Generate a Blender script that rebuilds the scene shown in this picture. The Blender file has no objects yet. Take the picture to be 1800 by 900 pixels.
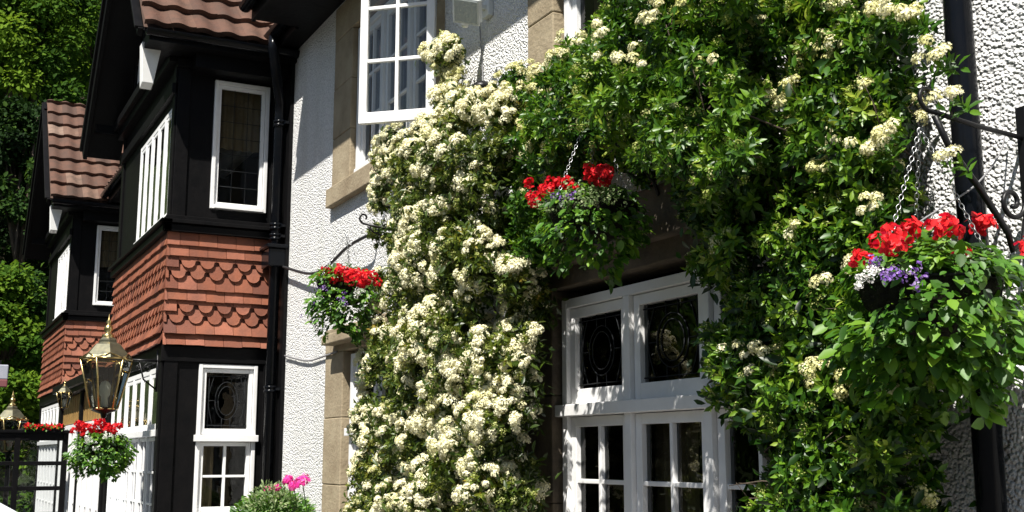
import bpy, math, random
import numpy as np
from mathutils import Vector, Matrix
PI = math.pi
random.seed(7); RNG = np.random.default_rng(11)
sc = bpy.context.scene; COL = sc.collection

# ------------------------------------------------------------------ camera
YAW, PITCH, F, CAM = math.radians(27.07), math.radians(9.76), 2040.0, np.array([0, -3.0, 1.6])
fwd = np.array([-math.cos(YAW)*math.cos(PITCH), math.sin(YAW)*math.cos(PITCH), math.sin(PITCH)])
rgt = np.array([math.sin(YAW), math.cos(YAW), 0.0]); upv = np.cross(rgt, fwd)
cd = bpy.data.cameras.new('camera'); cam = bpy.data.objects.new('camera', cd); COL.objects.link(cam)
cd.sensor_width = 36; cd.lens = 36*F/1800; cd.clip_start = 0.05; cd.clip_end = 2000
cam.matrix_world = Matrix(((rgt[0], upv[0], -fwd[0], CAM[0]), (rgt[1], upv[1], -fwd[1], CAM[1]),
                           (rgt[2], upv[2], -fwd[2], CAM[2]), (0, 0, 0, 1)))
sc.camera = cam
# ------------------------------------------------------------------ light
SUN_AZ, SUN_EL = math.radians(40), math.radians(56)
sd = Vector((math.sin(SUN_AZ)*math.cos(SUN_EL), -math.cos(SUN_AZ)*math.cos(SUN_EL), math.sin(SUN_EL)))
sl = bpy.data.lights.new('sun', 'SUN'); sl.energy = 5.0; sl.angle = math.radians(.5); sl.color = (1, .955, .88)
so = bpy.data.objects.new('sun', sl); COL.objects.link(so); so.rotation_euler = sd.to_track_quat('Z', 'Y').to_euler()
wd = bpy.data.worlds.new('World'); sc.world = wd; wd.use_nodes = True
nt = wd.node_tree; sky = nt.nodes.new('ShaderNodeTexSky'); sky.sky_type = 'NISHITA'; sky.sun_disc = False
sky.sun_elevation = SUN_EL; sky.sun_rotation = math.atan2(sd.x, sd.y)
nt.links.new(sky.outputs[0], nt.nodes['Background'].inputs[0]); nt.nodes['Background'].inputs[1].default_value = .05
sc.view_settings.view_transform = 'Standard'; sc.view_settings.look = 'None'
sc.view_settings.exposure = .88; sc.view_settings.gamma = 1
sc.render.engine = 'CYCLES'
sc.cycles.transparent_max_bounces = 24

# ------------------------------------------------------------------ pixel -> point on the plane y=Y or x=X
def ray(px, py): return fwd*F + rgt*(px-900) - upv*(py-450)
def at_y(px, py, Y=0.): d = ray(px, py); return CAM + d*(Y-CAM[1])/d[1]
def at_x(px, py, X): d = ray(px, py); return CAM + d*(X-CAM[0])/d[0]

# ------------------------------------------------------------------ materials
def mat(name, col, rough=.6, spec=.5, metal=0, noise=None, bump=None, attr=None, trans=None, coat=0, rough2=None):
    """noise=(scale, amount, colour2) bump=(scale, strength, dist) attr=[(pos,col)..] ramp over the per-piece tint"""
    m = bpy.data.materials.new(name); m.use_nodes = True; n = m.node_tree; b = n.nodes['Principled BSDF']
    b.inputs['Base Color'].default_value = (*col, 1); b.inputs['Roughness'].default_value = rough
    b.inputs['Specular IOR Level'].default_value = spec; b.inputs['Metallic'].default_value = metal
    b.inputs['Coat Weight'].default_value = coat
    tc = n.nodes.new('ShaderNodeTexCoord'); src = None
    if attr:
        a = n.nodes.new('ShaderNodeAttribute'); a.attribute_name = 'tint'
        r = n.nodes.new('ShaderNodeValToRGB'); cr = r.color_ramp
        while len(cr.elements) < len(attr): cr.elements.new(.5)
        for e, (p, c) in zip(cr.elements, attr): e.position = p; e.color = (*c, 1)
        n.links.new(a.outputs['Fac'], r.inputs[0]); src = r.outputs[0]
    if noise:
        t = n.nodes.new('ShaderNodeTexNoise'); t.inputs['Scale'].default_value = noise[0]; t.inputs['Detail'].default_value = 6
        t.inputs['Roughness'].default_value = .65
        n.links.new(tc.outputs['Object'], t.inputs['Vector'])
        mr = n.nodes.new('ShaderNodeMapRange'); mr.inputs[1].default_value = .38; mr.inputs[2].default_value = .68
        mr.inputs[3].default_value = 0; mr.inputs[4].default_value = noise[1]; n.links.new(t.outputs['Fac'], mr.inputs[0])
        mx = n.nodes.new('ShaderNodeMix'); mx.data_type = 'RGBA'
        n.links.new(mr.outputs[0], mx.inputs[0])
        if src: n.links.new(src, mx.inputs[6])
        else: mx.inputs[6].default_value = (*col, 1)
        mx.inputs[7].default_value = (*noise[2], 1); src = mx.outputs[2]
        if rough2 is not None:
            m2 = n.nodes.new('ShaderNodeMapRange'); m2.inputs[3].default_value = rough; m2.inputs[4].default_value = rough2
            n.links.new(t.outputs['Fac'], m2.inputs[0]); n.links.new(m2.outputs[0], b.inputs['Roughness'])
    if src: n.links.new(src, b.inputs['Base Color'])
    if bump:
        t = n.nodes.new('ShaderNodeTexNoise'); t.inputs['Scale'].default_value = bump[0]; t.inputs['Detail'].default_value = 4
        n.links.new(tc.outputs['Object'], t.inputs['Vector'])
        bp = n.nodes.new('ShaderNodeBump'); bp.inputs['Strength'].default_value = bump[1]; bp.inputs['Distance'].default_value = bump[2]
        n.links.new(t.outputs['Fac'], bp.inputs['Height']); n.links.new(bp.outputs[0], b.inputs['Normal'])
    if trans:
        out = n.nodes['Material Output']; tr = n.nodes.new('ShaderNodeBsdfTranslucent'); ms = n.nodes.new('ShaderNodeMixShader')
        ms.inputs[0].default_value = trans
        hs = n.nodes.new('ShaderNodeHueSaturation'); hs.inputs['Value'].default_value = 1.5; hs.inputs['Hue'].default_value = .49
        if src: n.links.new(src, hs.inputs['Color'])
        else: hs.inputs['Color'].default_value = (*col, 1)
        n.links.new(hs.outputs[0], tr.inputs[0])
        n.links.new(b.outputs[0], ms.inputs[1]); n.links.new(tr.outputs[0], ms.inputs[2]); n.links.new(ms.outputs[0], out.inputs[0])
    return m

def roughcast_mat():
    m = mat('roughcast', (.80, .80, .79), .9, .2); n = m.node_tree; b = n.nodes['Principled BSDF']
    tc = n.nodes.new('ShaderNodeTexCoord')
    def vor(s):
        v = n.nodes.new('ShaderNodeTexVoronoi'); v.inputs['Scale'].default_value = s; v.feature = 'SMOOTH_F1'
        v.inputs['Smoothness'].default_value = .35
        n.links.new(tc.outputs['Object'], v.inputs['Vector']); return v
    def noi(s, d=3):
        v = n.nodes.new('ShaderNodeTexNoise'); v.inputs['Scale'].default_value = s; v.inputs['Detail'].default_value = d
        n.links.new(tc.outputs['Object'], v.inputs['Vector']); return v
    v1 = vor(78); n1 = noi(44, 5); n2 = noi(3.0, 5)
    mp = n.nodes.new('ShaderNodeMapping'); mp.inputs['Scale'].default_value = (1.6, 1.6, .28); n.links.new(tc.outputs['Object'], mp.inputs[0]); n.links.new(mp.outputs[0], n2.inputs['Vector'])
    ad = n.nodes.new('ShaderNodeMath'); ad.operation = 'MULTIPLY_ADD'; ad.inputs[1].default_value = -.9
    n.links.new(v1.outputs['Distance'], ad.inputs[0]); n.links.new(n1.outputs['Fac'], ad.inputs[2])
    bp = n.nodes.new('ShaderNodeBump'); bp.inputs['Strength'].default_value = 1; bp.inputs['Distance'].default_value = .017
    n.links.new(ad.outputs[0], bp.inputs['Height']); n.links.new(bp.outputs[0], b.inputs['Normal'])
    mr = n.nodes.new('ShaderNodeMapRange'); mr.inputs[1].default_value = .42; mr.inputs[2].default_value = .72; mr.inputs[4].default_value = .35
    n.links.new(n2.outputs['Fac'], mr.inputs[0])
    mx = n.nodes.new('ShaderNodeMix'); mx.data_type = 'RGBA'; mx.inputs[6].default_value = (.82, .82, .81, 1); mx.inputs[7].default_value = (.60, .60, .54, 1)
    n.links.new(mr.outputs[0], mx.inputs[0])
    # shadow in the hollows between the pebbles, darkened in the base colour
    m3 = n.nodes.new('ShaderNodeMapRange'); m3.inputs[1].default_value = -.02; m3.inputs[2].default_value = .06
    m3.inputs[3].default_value = .30; m3.inputs[4].default_value = 0
    n.links.new(ad.outputs[0], m3.inputs[0])
    mx2 = n.nodes.new('ShaderNodeMix'); mx2.data_type = 'RGBA'; mx2.inputs[7].default_value = (.30, .30, .31, 1)
    n.links.new(m3.outputs[0], mx2.inputs[0]); n.links.new(mx.outputs[2], mx2.inputs[6]); n.links.new(mx2.outputs[2], b.inputs['Base Color'])
    return m

def glass_mat(name, tint=(.75, .78, .78), refl=1.0):
    m = bpy.data.materials.new(name); m.use_nodes = True; n = m.node_tree; n.nodes.clear()
    o = n.nodes.new('ShaderNodeOutputMaterial'); t = n.nodes.new('ShaderNodeBsdfTransparent'); g = n.nodes.new('ShaderNodeBsdfGlossy')
    fr = n.nodes.new('ShaderNodeFresnel'); fr.inputs['IOR'].default_value = 1.5
    ml = n.nodes.new('ShaderNodeMath'); ml.operation = 'MULTIPLY'; ml.inputs[1].default_value = refl
    mx = n.nodes.new('ShaderNodeMixShader'); t.inputs[0].default_value = (*tint, 1); g.inputs['Roughness'].default_value = .015
    tc = n.nodes.new('ShaderNodeTexCoord'); nz = n.nodes.new('ShaderNodeTexNoise'); nz.inputs['Scale'].default_value = 5
    bp = n.nodes.new('ShaderNodeBump'); bp.inputs['Strength'].default_value = .25; bp.inputs['Distance'].default_value = .01
    n.links.new(tc.outputs['Object'], nz.inputs['Vector']); n.links.new(nz.outputs['Fac'], bp.inputs['Height']); n.links.new(bp.outputs[0], g.inputs['Normal'])
    n.links.new(fr.outputs[0], ml.inputs[0]); n.links.new(ml.outputs[0], mx.inputs[0]); n.links.new(t.outputs[0], mx.inputs[1])
    n.links.new(g.outputs[0], mx.inputs[2]); n.links.new(mx.outputs[0], o.inputs[0])
    return m

M = {}
M['roughcast'] = roughcast_mat()
M['stone'] = mat('sandstone', (.36, .30, .205), .85, .2, noise=(3.5, .8, (.22, .17, .11)), bump=(45, .5, .01))
M['stone2'] = mat('dark_stone', (.15, .12, .085), .9, .2, noise=(4, .9, (.055, .048, .04)), bump=(30, .6, .012))  # darker, browner stone, strongly mottled
M['black'] = mat('black_gloss_timber', (.004, .004, .0045), .38, .10, noise=(8, .5, (.008, .007, .007)), bump=(20, .25, .01), rough2=.6)
M['pipe'] = mat('black_gloss_paint', (.003, .004, .006), .2, .14, noise=(10, .4, (.010, .009, .009)), bump=(14, .1, .01))
M['iron'] = mat('black_wrought_iron', (.006, .006, .007), .4, .3, bump=(60, .4, .003))
M['white'] = mat('white_gloss_paint', (.80, .80, .80), .38, .4, noise=(9, .35, (.66, .655, .63)), bump=(35, .25, .004))
M['white_wall'] = mat('white_render_paint', (.78, .78, .76), .8, .3, noise=(5, .3, (.6, .6, .58)))
M['netpane'] = mat('painted_net_pane', (.30, .31, .34), .5, .3, noise=(6, .4, (.20, .21, .24)))  # net-curtained glass, its bluish reflection painted into the colour
M['curtain'] = mat('pale_net_curtain', (.78, .79, .84), .9, .1, noise=(5, .3, (.62, .64, .70)), trans=.3)
M['curtain2'] = mat('gold_brown_curtain', (.17, .13, .075), .9, .1, noise=(6, .6, (.09, .06, .035)))
M['dark'] = mat('dark_room', (.012, .010, .009), .9, .1, noise=(1.5, .6, (.03, .022, .015)))  # near-black, the darkness of the unlit rooms put into the colour
M['glass'] = glass_mat('window_glass')
M['lglass'] = glass_mat('lantern_glass', (.70, .72, .66), 1.3)
M['lead'] = mat('lead_came', (.022, .024, .026), .85, .1, bump=(90, .3, .002))
M['sglass'] = mat('textured_stained_glass', (.022, .027, .022), .25, .6, noise=(20, .5, (.045, .05, .035)), bump=(60, .5, .004))
M['tile'] = mat('terracotta_hanging_tile', (.3, .09, .05), .62, .35, attr=[(0, (.11, .036, .024)), (.3, (.21, .066, .034)), (.7, (.27, .090, .046)), (1, (.33, .12, .075))],
                noise=(7, .55, (.12, .05, .035)), bump=(50, .35, .006))
M['rtile'] = mat('brown_roof_tile', (.2, .12, .09), .8, .25, attr=[(0, (.065, .042, .032)), (.35, (.105, .052, .036)), (.8, (.130, .070, .048)), (1, (.24, .17, .13))],
                 noise=(7, .55, (.045, .035, .028)), bump=(40, .6, .012))
M['brass'] = mat('aged_brass', (.62, .47, .20), .28, .5, 1, noise=(30, .6, (.34, .25, .11)), bump=(60, .2, .003))
M['lroof'] = mat('brass_lantern_roof', (.15, .14, .09), .35, .5, .6, noise=(14, .7, (.05, .055, .045)), bump=(30, .2, .004))
M['grey'] = mat('pale_grey_plastic', (.62, .64, .64), .45, .4, noise=(20, .3, (.5, .52, .52)))
M['lamp_face'] = mat('floodlight_reflector', (.55, .60, .58), .25, .7, .5, bump=(60, .8, .01))
M['chain'] = mat('galvanised_chain', (.42, .43, .44), .35, .5, .9, noise=(50, .5, (.2, .2, .2)))
M['cable'] = mat('black_cable', (.02, .02, .022), .5)
M['wire'] = mat('grey_wire', (.22, .22, .23), .5)
M['moss'] = mat('dark_basket_liner', (.012, .011, .009), .95, .1, noise=(40, .8, (.03, .03, .018)), bump=(70, 1, .02))
M['wood'] = mat('golden_oak_board', (.33, .20, .065), .5, .4, noise=(9, .7, (.15, .085, .03)), bump=(30, .3, .005))
M['bark'] = mat('grey_brown_bark', (.10, .078, .058), .9, .2, noise=(20, .7, (.045, .035, .028)), bump=(60, .8, .01))
M['asphalt'] = mat('asphalt', (.05, .05, .05), .9, .2, noise=(30, .6, (.075, .072, .07)), bump=(200, .6, .01))
M['paving'] = mat('pavement_flags', (.22, .20, .18), .85, .2, noise=(3, .6, (.14, .13, .12)), bump=(60, .4, .01))
M['hill'] = mat('hillside_ground', (.03, .045, .015), .95, .1, noise=(.6, .8, (.015, .02, .01)), bump=(2, 1, .5))
M['carpaint'] = mat('white_car_paint', (.72, .78, .79), .18, .5, coat=.8, noise=(3, .1, (.68, .74, .75)))
M['rubber'] = mat('tyre_rubber', (.02, .02, .02), .8)
M['carglass'] = mat('dark_car_glass', (.01, .013, .014), .05, .6)
M['redplastic'] = mat('red_lamp_lens', (.4, .02, .02), .2)
M['sign'] = mat('pale_painted_board', (.34, .36, .42), .5, noise=(6, .3, (.5, .47, .5)))
M['signred'] = mat('red_painted_board', (.20, .07, .075), .5, noise=(8, .4, (.22, .05, .05)))
def leafm(name, ramp, rough=.42, tr=.28, spec=.5): return mat(name, ramp[1][1], rough, spec, attr=ramp, trans=tr)
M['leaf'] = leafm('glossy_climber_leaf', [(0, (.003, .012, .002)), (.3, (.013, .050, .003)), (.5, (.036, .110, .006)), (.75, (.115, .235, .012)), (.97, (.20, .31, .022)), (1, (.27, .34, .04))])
M['leaf_o'] = leafm('olive_climber_leaf', [(0, (.014, .034, .005)), (.5, (.070, .115, .010)), (.85, (.19, .21, .022)), (1, (.34, .25, .04))])
M['leaf_b'] = leafm('basket_leaf', [(0, (.008, .032, .003)), (.6, (.055, .165, .008)), (1, (.17, .31, .022))], .5)
M['leaf_s'] = leafm('silvery_small_leaf', [(0, (.05, .085, .03)), (.6, (.14, .22, .07)), (1, (.34, .38, .2))], .6)
M['leaf_t'] = leafm('woodland_leaf', [(0, (.008, .028, .003)), (.5, (.045, .11, .008)), (1, (.13, .22, .016))], .8, .35, .15)
M['leaf_d'] = leafm('dark_evergreen_leaf', [(0, (.004, .013, .003)), (.6, (.016, .045, .006)), (1, (.05, .10, .010))], .8, .2, .15)
M['cream'] = leafm('cream_blossom', [(0, (.33, .29, .07)), (.15, (.40, .42, .09)), (.35, (.50, .50, .17)), (.7, (.72, .69, .37)), (1, (.84, .81, .58))], .7, .12, .2)
M['bud'] = leafm('greenish_bud', [(0, (.16, .20, .035)), (.6, (.33, .37, .10)), (1, (.62, .63, .32))], .7, .2, .2)
M['pink_d'] = leafm('red_petal', [(0, (.30, .003, .008)), (.6, (.62, .008, .012)), (1, (.80, .03, .03))], .5, .25, .3)
M['magenta'] = leafm('magenta_petal', [(0, (.45, .01, .15)), (.6, (.75, .04, .33)), (1, (.85, .25, .55))], .55, .25, .3)
M['purple'] = leafm('purple_petal', [(0, (.08, .03, .22)), (.6, (.22, .10, .42)), (1, (.5, .38, .65))], .6, .25, .3)
M['whitep'] = leafm('white_petal', [(0, (.6, .62, .55)), (.6, (.78, .78, .74)), (1, (.85, .85, .82))], .6, .25, .3)

# ------------------------------------------------------------------ mesh helpers
class MB:
    def __init__(s): s.v = []; s.f = []; s.t = []; s.sm = []
    def add(s, v, f, tint=.5, smooth=False):
        o = len(s.v); s.v += [tuple(p) for p in v]; s.f += [tuple(o+i for i in q) for q in f]
        s.t += [tint]*len(f); s.sm += [smooth]*len(f)
    def obox(s, o, a, b, c, tint=.5):          # box from corner o with edge vectors a, b, c
        o, a, b, c = map(np.asarray, (o, a, b, c))
        v = [o, o+a, o+a+b, o+b, o+c, o+a+c, o+a+b+c, o+b+c]
        s.add(v, [(0, 3, 2, 1), (4, 5, 6, 7), (0, 1, 5, 4), (1, 2, 6, 5), (2, 3, 7, 6), (3, 0, 4, 7)], tint)
    def box(s, x0, x1, y0, y1, z0, z1, tint=.5): s.obox((x0, y0, z0), (x1-x0, 0, 0), (0, y1-y0, 0), (0, 0, z1-z0), tint)
    def tube(s, pts, r, n=8, caps=True, tint=.5):
        pts = [Vector(p) for p in pts]; rs = r if isinstance(r, (list, tuple)) else [r]*len(pts)
        rings = []; prev = None
        for i, p in enumerate(pts):
            d = (pts[min(i+1, len(pts)-1)] - pts[max(i-1, 0)]).normalized()
            if prev is None: a = d.orthogonal().normalized()
            else: a = (prev - d*prev.dot(d)).normalized()
            prev = a; b = d.cross(a)
            rings.append([p + (a*math.cos(2*PI*k/n) + b*math.sin(2*PI*k/n))*rs[i] for k in range(n)])
        v = [q for g in rings for q in g]; f = []
        for i in range(len(rings)-1):
            for k in range(n): f.append((i*n+k, i*n+(k+1) % n, (i+1)*n+(k+1) % n, (i+1)*n+k))
        if caps: f.append(tuple(range(n-1, -1, -1))); f.append(tuple((len(rings)-1)*n+k for k in range(n)))
        s.add(v, f, tint, True)
    def lathe(s, c, prof, n=16, tint=.5, smooth=True):
        v = []; f = []
        for r, z in prof:
            for k in range(n): v.append((c[0]+r*math.cos(2*PI*k/n), c[1]+r*math.sin(2*PI*k/n), c[2]+z))
        for i in range(len(prof)-1):
            for k in range(n): f.append((i*n+k, i*n+(k+1) % n, (i+1)*n+(k+1) % n, (i+1)*n+k))
        s.add(v, f, tint, smooth)
    def build(s, name, m, parent=None, bevel=0):
        me = bpy.data.meshes.new(name); me.from_pydata(s.v, [], s.f); me.update()
        me.polygons.foreach_set('use_smooth', s.sm)
        a = me.attributes.new('tint', 'FLOAT', 'FACE'); a.data.foreach_set('value', [float(t) for t in s.t])
        me.materials.append(m); o = bpy.data.objects.new(name, me); COL.objects.link(o)
        if parent: o.parent = parent; o.matrix_parent_inverse = parent.matrix_basis.inverted()
        if bevel:
            bv = o.modifiers.new('bevel', 'BEVEL'); bv.width = bevel; bv.segments = 2; bv.limit_method = 'ANGLE'
        return o

def thing(name, label, cat, loc, group=None):
    o = bpy.data.objects.new(name, None); COL.objects.link(o); o.location = loc; o.empty_display_size = .1
    return tag(o, label, cat, group)
def tag(o, label, cat, group=None):
    o['label'] = label; o['category'] = cat
    if group: o['group'] = group
    return o
def struct(o): o['kind'] = 'structure'; return o

class Basis:   # local frame: u along the wall face, n outwards, z up
    def __init__(s, o, u, n): s.o = np.array(o, float); s.u = np.array(u, float); s.n = np.array(n, float); s.z = np.array((0, 0, 1.))
    def p(s, u, n, z): return s.o + s.u*u + s.n*n + s.z*z
    def box(s, mb, u0, u1, n0, n1, z0, z1, tint=.5): mb.obox(s.p(u0, n0, z0), s.u*(u1-u0), s.n*(n1-n0), s.z*(z1-z0), tint)
    def quad(s, mb, u0, u1, n, z0, z1, tint=.5): mb.add([s.p(u0, n, z0), s.p(u1, n, z0), s.p(u1, n, z1), s.p(u0, n, z1)], [(0, 1, 2, 3)], tint)

# instanced leaf-like templates written straight into one mesh
def cloud(name, m, parent, tmpl, P, L, N, S, T, W=None):
    tv, tf = tmpl; tv = np.array(tv, float); k = len(P); nv = len(tv)
    L = L/np.linalg.norm(L, axis=1, keepdims=True)
    N = N - L*(N*L).sum(1, keepdims=True); N /= (np.linalg.norm(N, axis=1, keepdims=True)+1e-9)
    X = np.cross(L, N); S = np.asarray(S, float).reshape(-1, 1, 1); W = S if W is None else S*np.asarray(W).reshape(-1, 1, 1)
    V = P[:, None, :] + W*tv[None, :, 0:1]*X[:, None, :] + S*tv[None, :, 1:2]*L[:, None, :] + S*tv[None, :, 2:3]*N[:, None, :]
    sizes = np.array([len(f) for f in tf]); idx = np.concatenate([np.array(f) for f in tf])
    LI = (idx[None, :] + (np.arange(k)*nv)[:, None]).ravel(); LT = np.tile(sizes, k)
    LS = np.concatenate([[0], np.cumsum(LT)[:-1]])
    me = bpy.data.meshes.new(name); me.vertices.add(k*nv); me.vertices.foreach_set('co', V.ravel().astype(np.float32))
    me.loops.add(len(LI)); me.loops.foreach_set('vertex_index', LI.astype(np.int32))
    me.polygons.add(len(LT)); me.polygons.foreach_set('loop_start', LS.astype(np.int32)); me.polygons.foreach_set('loop_total', LT.astype(np.int32))
    me.update(calc_edges=True)
    a = me.attributes.new('tint', 'FLOAT', 'FACE'); a.data.foreach_set('value', np.repeat(np.clip(T, 0, 1), len(tf)).astype(np.float32))
    me.polygons.foreach_set('use_smooth', np.ones(len(LT), bool))
    me.materials.append(m); o = bpy.data.objects.new(name, me); COL.objects.link(o)
    if parent: o.parent = parent; o.matrix_parent_inverse = parent.matrix_basis.inverted()
    return o
LEAF = ([(0, 0, 0), (-.15, .28, .05), (0, .30, -.015), (.15, .28, .05), (-.18, .62, .03), (0, .64, -.03), (.18, .62, .03), (0, 1, -.13)],
        [(0, 2, 1), (0, 3, 2), (1, 2, 5, 4), (2, 3, 6, 5), (4, 5, 7), (5, 6, 7)])
OVAL = ([(0, 0, 0), (-.24, .22, .05), (0, .25, -.02), (.24, .22, .05), (-.30, .55, .04), (0, .6, -.05), (.30, .55, .04), (-.16, .85, -.03), (.16, .85, -.03), (0, 1, -.12)],
        [(0, 2, 1), (0, 3, 2), (1, 2, 5, 4), (2, 3, 6, 5), (4, 5, 9, 7), (5, 6, 8, 9)])
FLORET = ([(math.cos(a)*r, math.sin(a)*r, h) for a, r, h in [(i*PI/5, (.5 if i % 2 == 0 else .27), (.10 if i % 2 == 0 else 0)) for i in range(10)]], [tuple(range(10))])
PETAL = ([(0, 0, 0), (-.32, .45, .10), (0, .5, -.03), (.32, .45, .10), (-.30, .85, .02), (0, 1., -.08), (.30, .85, .02)], [(0, 2, 1), (0, 3, 2), (1, 2, 5, 4), (2, 3, 6, 5)])
SPRAY = ([(0, 0, 0), (-.35, .35, .1), (0, .4, -.05), (.35, .35, .1), (-.2, .8, -.05), (.25, .75, -.1), (0, 1, -.2)], [(0, 2, 1), (0, 3, 2), (1, 2, 4), (2, 3, 5), (2, 6, 4), (2, 5, 6)])

def unit(v): return v/(np.linalg.norm(v, axis=-1, keepdims=True)+1e-9)
def inpoly(x, y, poly):
    r = np.zeros(len(x), bool); n = len(poly)
    for i in range(n):
        (x1, y1), (x2, y2) = poly[i], poly[(i+1) % n]
        c = ((y1 > y) != (y2 > y)) & (x < (x2-x1)*(y-y1)/(y2-y1+1e-12)+x1); r ^= c
    return r
def polydist(x, y, poly):
    d = np.full(len(x), 1e9); n = len(poly)
    for i in range(n):
        a = np.array(poly[i], float); b = np.array(poly[(i+1) % n], float); ab = b-a
        t = np.clip(((x-a[0])*ab[0]+(y-a[1])*ab[1])/(ab@ab), 0, 1)
        d = np.minimum(d, np.hypot(x-a[0]-t*ab[0], y-a[1]-t*ab[1]))
    return d
def shoots(P, D, per, size, tintc, spread=(25, 85), step=.006):
    """rosettes of leaves: per leaves round each axis D at P"""
    k = len(P); a = unit(np.cross(D, RNG.normal(size=(k, 3)))); b = np.cross(D, a)
    oP, oL, oN, oS, oT = [], [], [], [], []
    ph0 = RNG.uniform(0, 6.28, k)
    for j in range(per):
        ph = ph0 + j*2.4 + RNG.normal(0, .2, k); th = np.radians(spread[0] + (spread[1]-spread[0])*(j+.5)/per + RNG.normal(0, 9, k))
        rad = a*np.cos(ph)[:, None] + b*np.sin(ph)[:, None]
        L = D*np.cos(th)[:, None] + rad*np.sin(th)[:, None]; Nn = D*np.sin(th)[:, None] - rad*np.cos(th)[:, None]
        oP.append(P - D*(j*step)); oL.append(L + np.array([0, 0, -.12])); oN.append(Nn)
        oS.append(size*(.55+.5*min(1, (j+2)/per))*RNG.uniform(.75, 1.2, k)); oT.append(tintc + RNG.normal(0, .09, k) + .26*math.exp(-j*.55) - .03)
    return np.concatenate(oP), np.concatenate(oL), np.concatenate(oN), np.concatenate(oS), np.concatenate(oT)
def heads(P, D, R, per, fs, tintc):
    """domed flower heads: per small florets over a dome of radius R facing D"""
    k = len(P); oP, oL, oN, oS, oT = [], [], [], [], []
    a = unit(np.cross(D, RNG.normal(size=(k, 3)))); b = np.cross(D, a)
    for j in range(per):
        c = 1-.95*(j+.5)/per; s = math.sqrt(1-c*c); ph = j*2.39996 + RNG.normal(0, .25, k)
        d = D*c + (a*np.cos(ph)[:, None]+b*np.sin(ph)[:, None])*s
        off = d*R[:, None]*RNG.uniform(.72, 1.12, k)[:, None]*np.array([1, 1, 1]); off -= D*(R*.35)[:, None]
        nn = unit(d + RNG.normal(0, .22, (k, 3)))
        oP.append(P+off); oN.append(nn); oL.append(np.cross(nn, RNG.normal(size=(k, 3)))); oS.append(fs*RNG.uniform(.8, 1.3, k)); oT.append(tintc + RNG.normal(0, .12, k) + .08*c)
    return [np.concatenate(q) for q in (oP, oL, oN, oS, oT)]

# ================================================================== GROUND
mb = MB(); mb.add([(-400, -300, 0), (300, -300, 0), (300, 300, 0), (-400, 300, 0)], [(0, 1, 2, 3)]); struct(mb.build('ground', M['asphalt']))
mb = MB(); mb.box(-60, 20, -.8, .3, 0.0, .12); struct(mb.build('pavement', M['paving'], bevel=.01))
# wooded hillside rising behind the far end of the building
mb = MB(); nx, ny = 30, 30
vv = []
for i in range(nx):
    for j in range(ny):
        x = -30-i*5.0; y = -150+j*9.0
        z = -.3 + max(0, (-x-34))*.62 + .6*math.sin(x*.21+y*.13) + .5*math.sin(y*.3)
        vv.append((x, y, z if i else -.5))
mb.add(vv, [(i*ny+j, i*ny+j+1, (i+1)*ny+j+1, (i+1)*ny+j) for i in range(nx-1) for j in range(ny-1)], .5, True)
struct(mb.build('hillside', M['hill']))

# ================================================================== PUB BUILDING
B = thing('pub_building', 'white roughcast pub with black timber gabled bays, red hung tiles and white windows', 'building', (-10, 0, 0))
WALL = Basis((0, 0, 0), (1, 0, 0), (0, -1, 0))
def panel(basis, name, m, u0, u1, z0, z1, holes, n=0., th=.12):
    us = sorted({u0, u1, *[h[0] for h in holes], *[h[1] for h in holes]}); zs = sorted({z0, z1, *[h[2] for h in holes], *[h[3] for h in holes]})
    us = [u for u in us if u0 <= u <= u1]; zs = [z for z in zs if z0 <= z <= z1]; mb = MB()
    for a, b in zip(us, us[1:]):
        for c, d in zip(zs, zs[1:]):
            mu, mz = (a+b)/2, (c+d)/2
            if any(h[0] < mu < h[1] and h[2] < mz < h[3] for h in holes): continue
            basis.quad(mb, a, b, n, c, d); 
    for h in holes:
        for (ua, za, ub, zb) in ((h[0], h[2], h[0], h[3]), (h[1], h[2], h[1], h[3]), (h[0], h[2], h[1], h[2]), (h[0], h[3], h[1], h[3])):
            mb.add([basis.p(ua, n, za), basis.p(ub, n, zb), basis.p(ub, n-th, zb), basis.p(ua, n-th, za)], [(0, 1, 2, 3)])
    return mb.build(name, m, B)

# openings in the front wall (outer edge of the stone surrounds) and the surrounds themselves
BAYS = [(-10.75, -13.85), (-18.7, -21.9)]
SUR = {  # inner opening x0,x1,z0,z1 , jamb l, jamb r, head, sill
 'upper': (-8.74, -6.99, 3.80, 5.10, .45, .12, .30, .16),
 'upper2': (-5.35, -3.75, 3.50, 5.10, .30, .30, .30, .16),
 'lower': (-8.79, -7.0, .85, 2.42, .44, .40, .20, .14),
 'big': (-5.38, -3.38, .80, 2.47, .32, .30, .34, .14)}
holes = [(a-jl, b+jr, c-s, d+h) for (a, b, c, d, jl, jr, h, s) in SUR.values()]
bayholes = [(b+.12, a-.12, .12, 4.9) for a, b in BAYS]
panel(WALL, 'roughcast_wall', M['roughcast'], -24, 4, 0, 5.5, holes+bayholes)
for k, (a, b, c, d, jl, jr, h, s) in SUR.items():
    mb = MB(); pr = .012
    def blocks(x0, x1, z0, z1, nz):      # jamb built of separate dressed blocks
        zz = np.linspace(z0, z1, nz+1)
        for i in range(nz): WALL.box(mb, x0, x1, -.2, pr + (.002 if i % 2 else 0), zz[i]+.001, zz[i+1]-.001)
    blocks(a-jl, a, c, d, 3); blocks(b, b+jr, c, d, 3)
    WALL.box(mb, a-jl, b+jr, -.2, pr+.003, d, d+h); WALL.box(mb, a-jl, b+jr, -.2, pr+.05 if k != 'big' else pr, c-s, c)
    if k == 'lower': WALL.box(mb, a-.20, b+.2, pr+.003, .13, d+.05, d+.13)
    if k == 'big': WALL.box(mb, a-.33, b+.3, pr+.003, .085, d+.10, d+.34)
    mb.build('window_surround', M['stone2'] if k == 'big' else M['stone'], B, bevel=.008)
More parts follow.
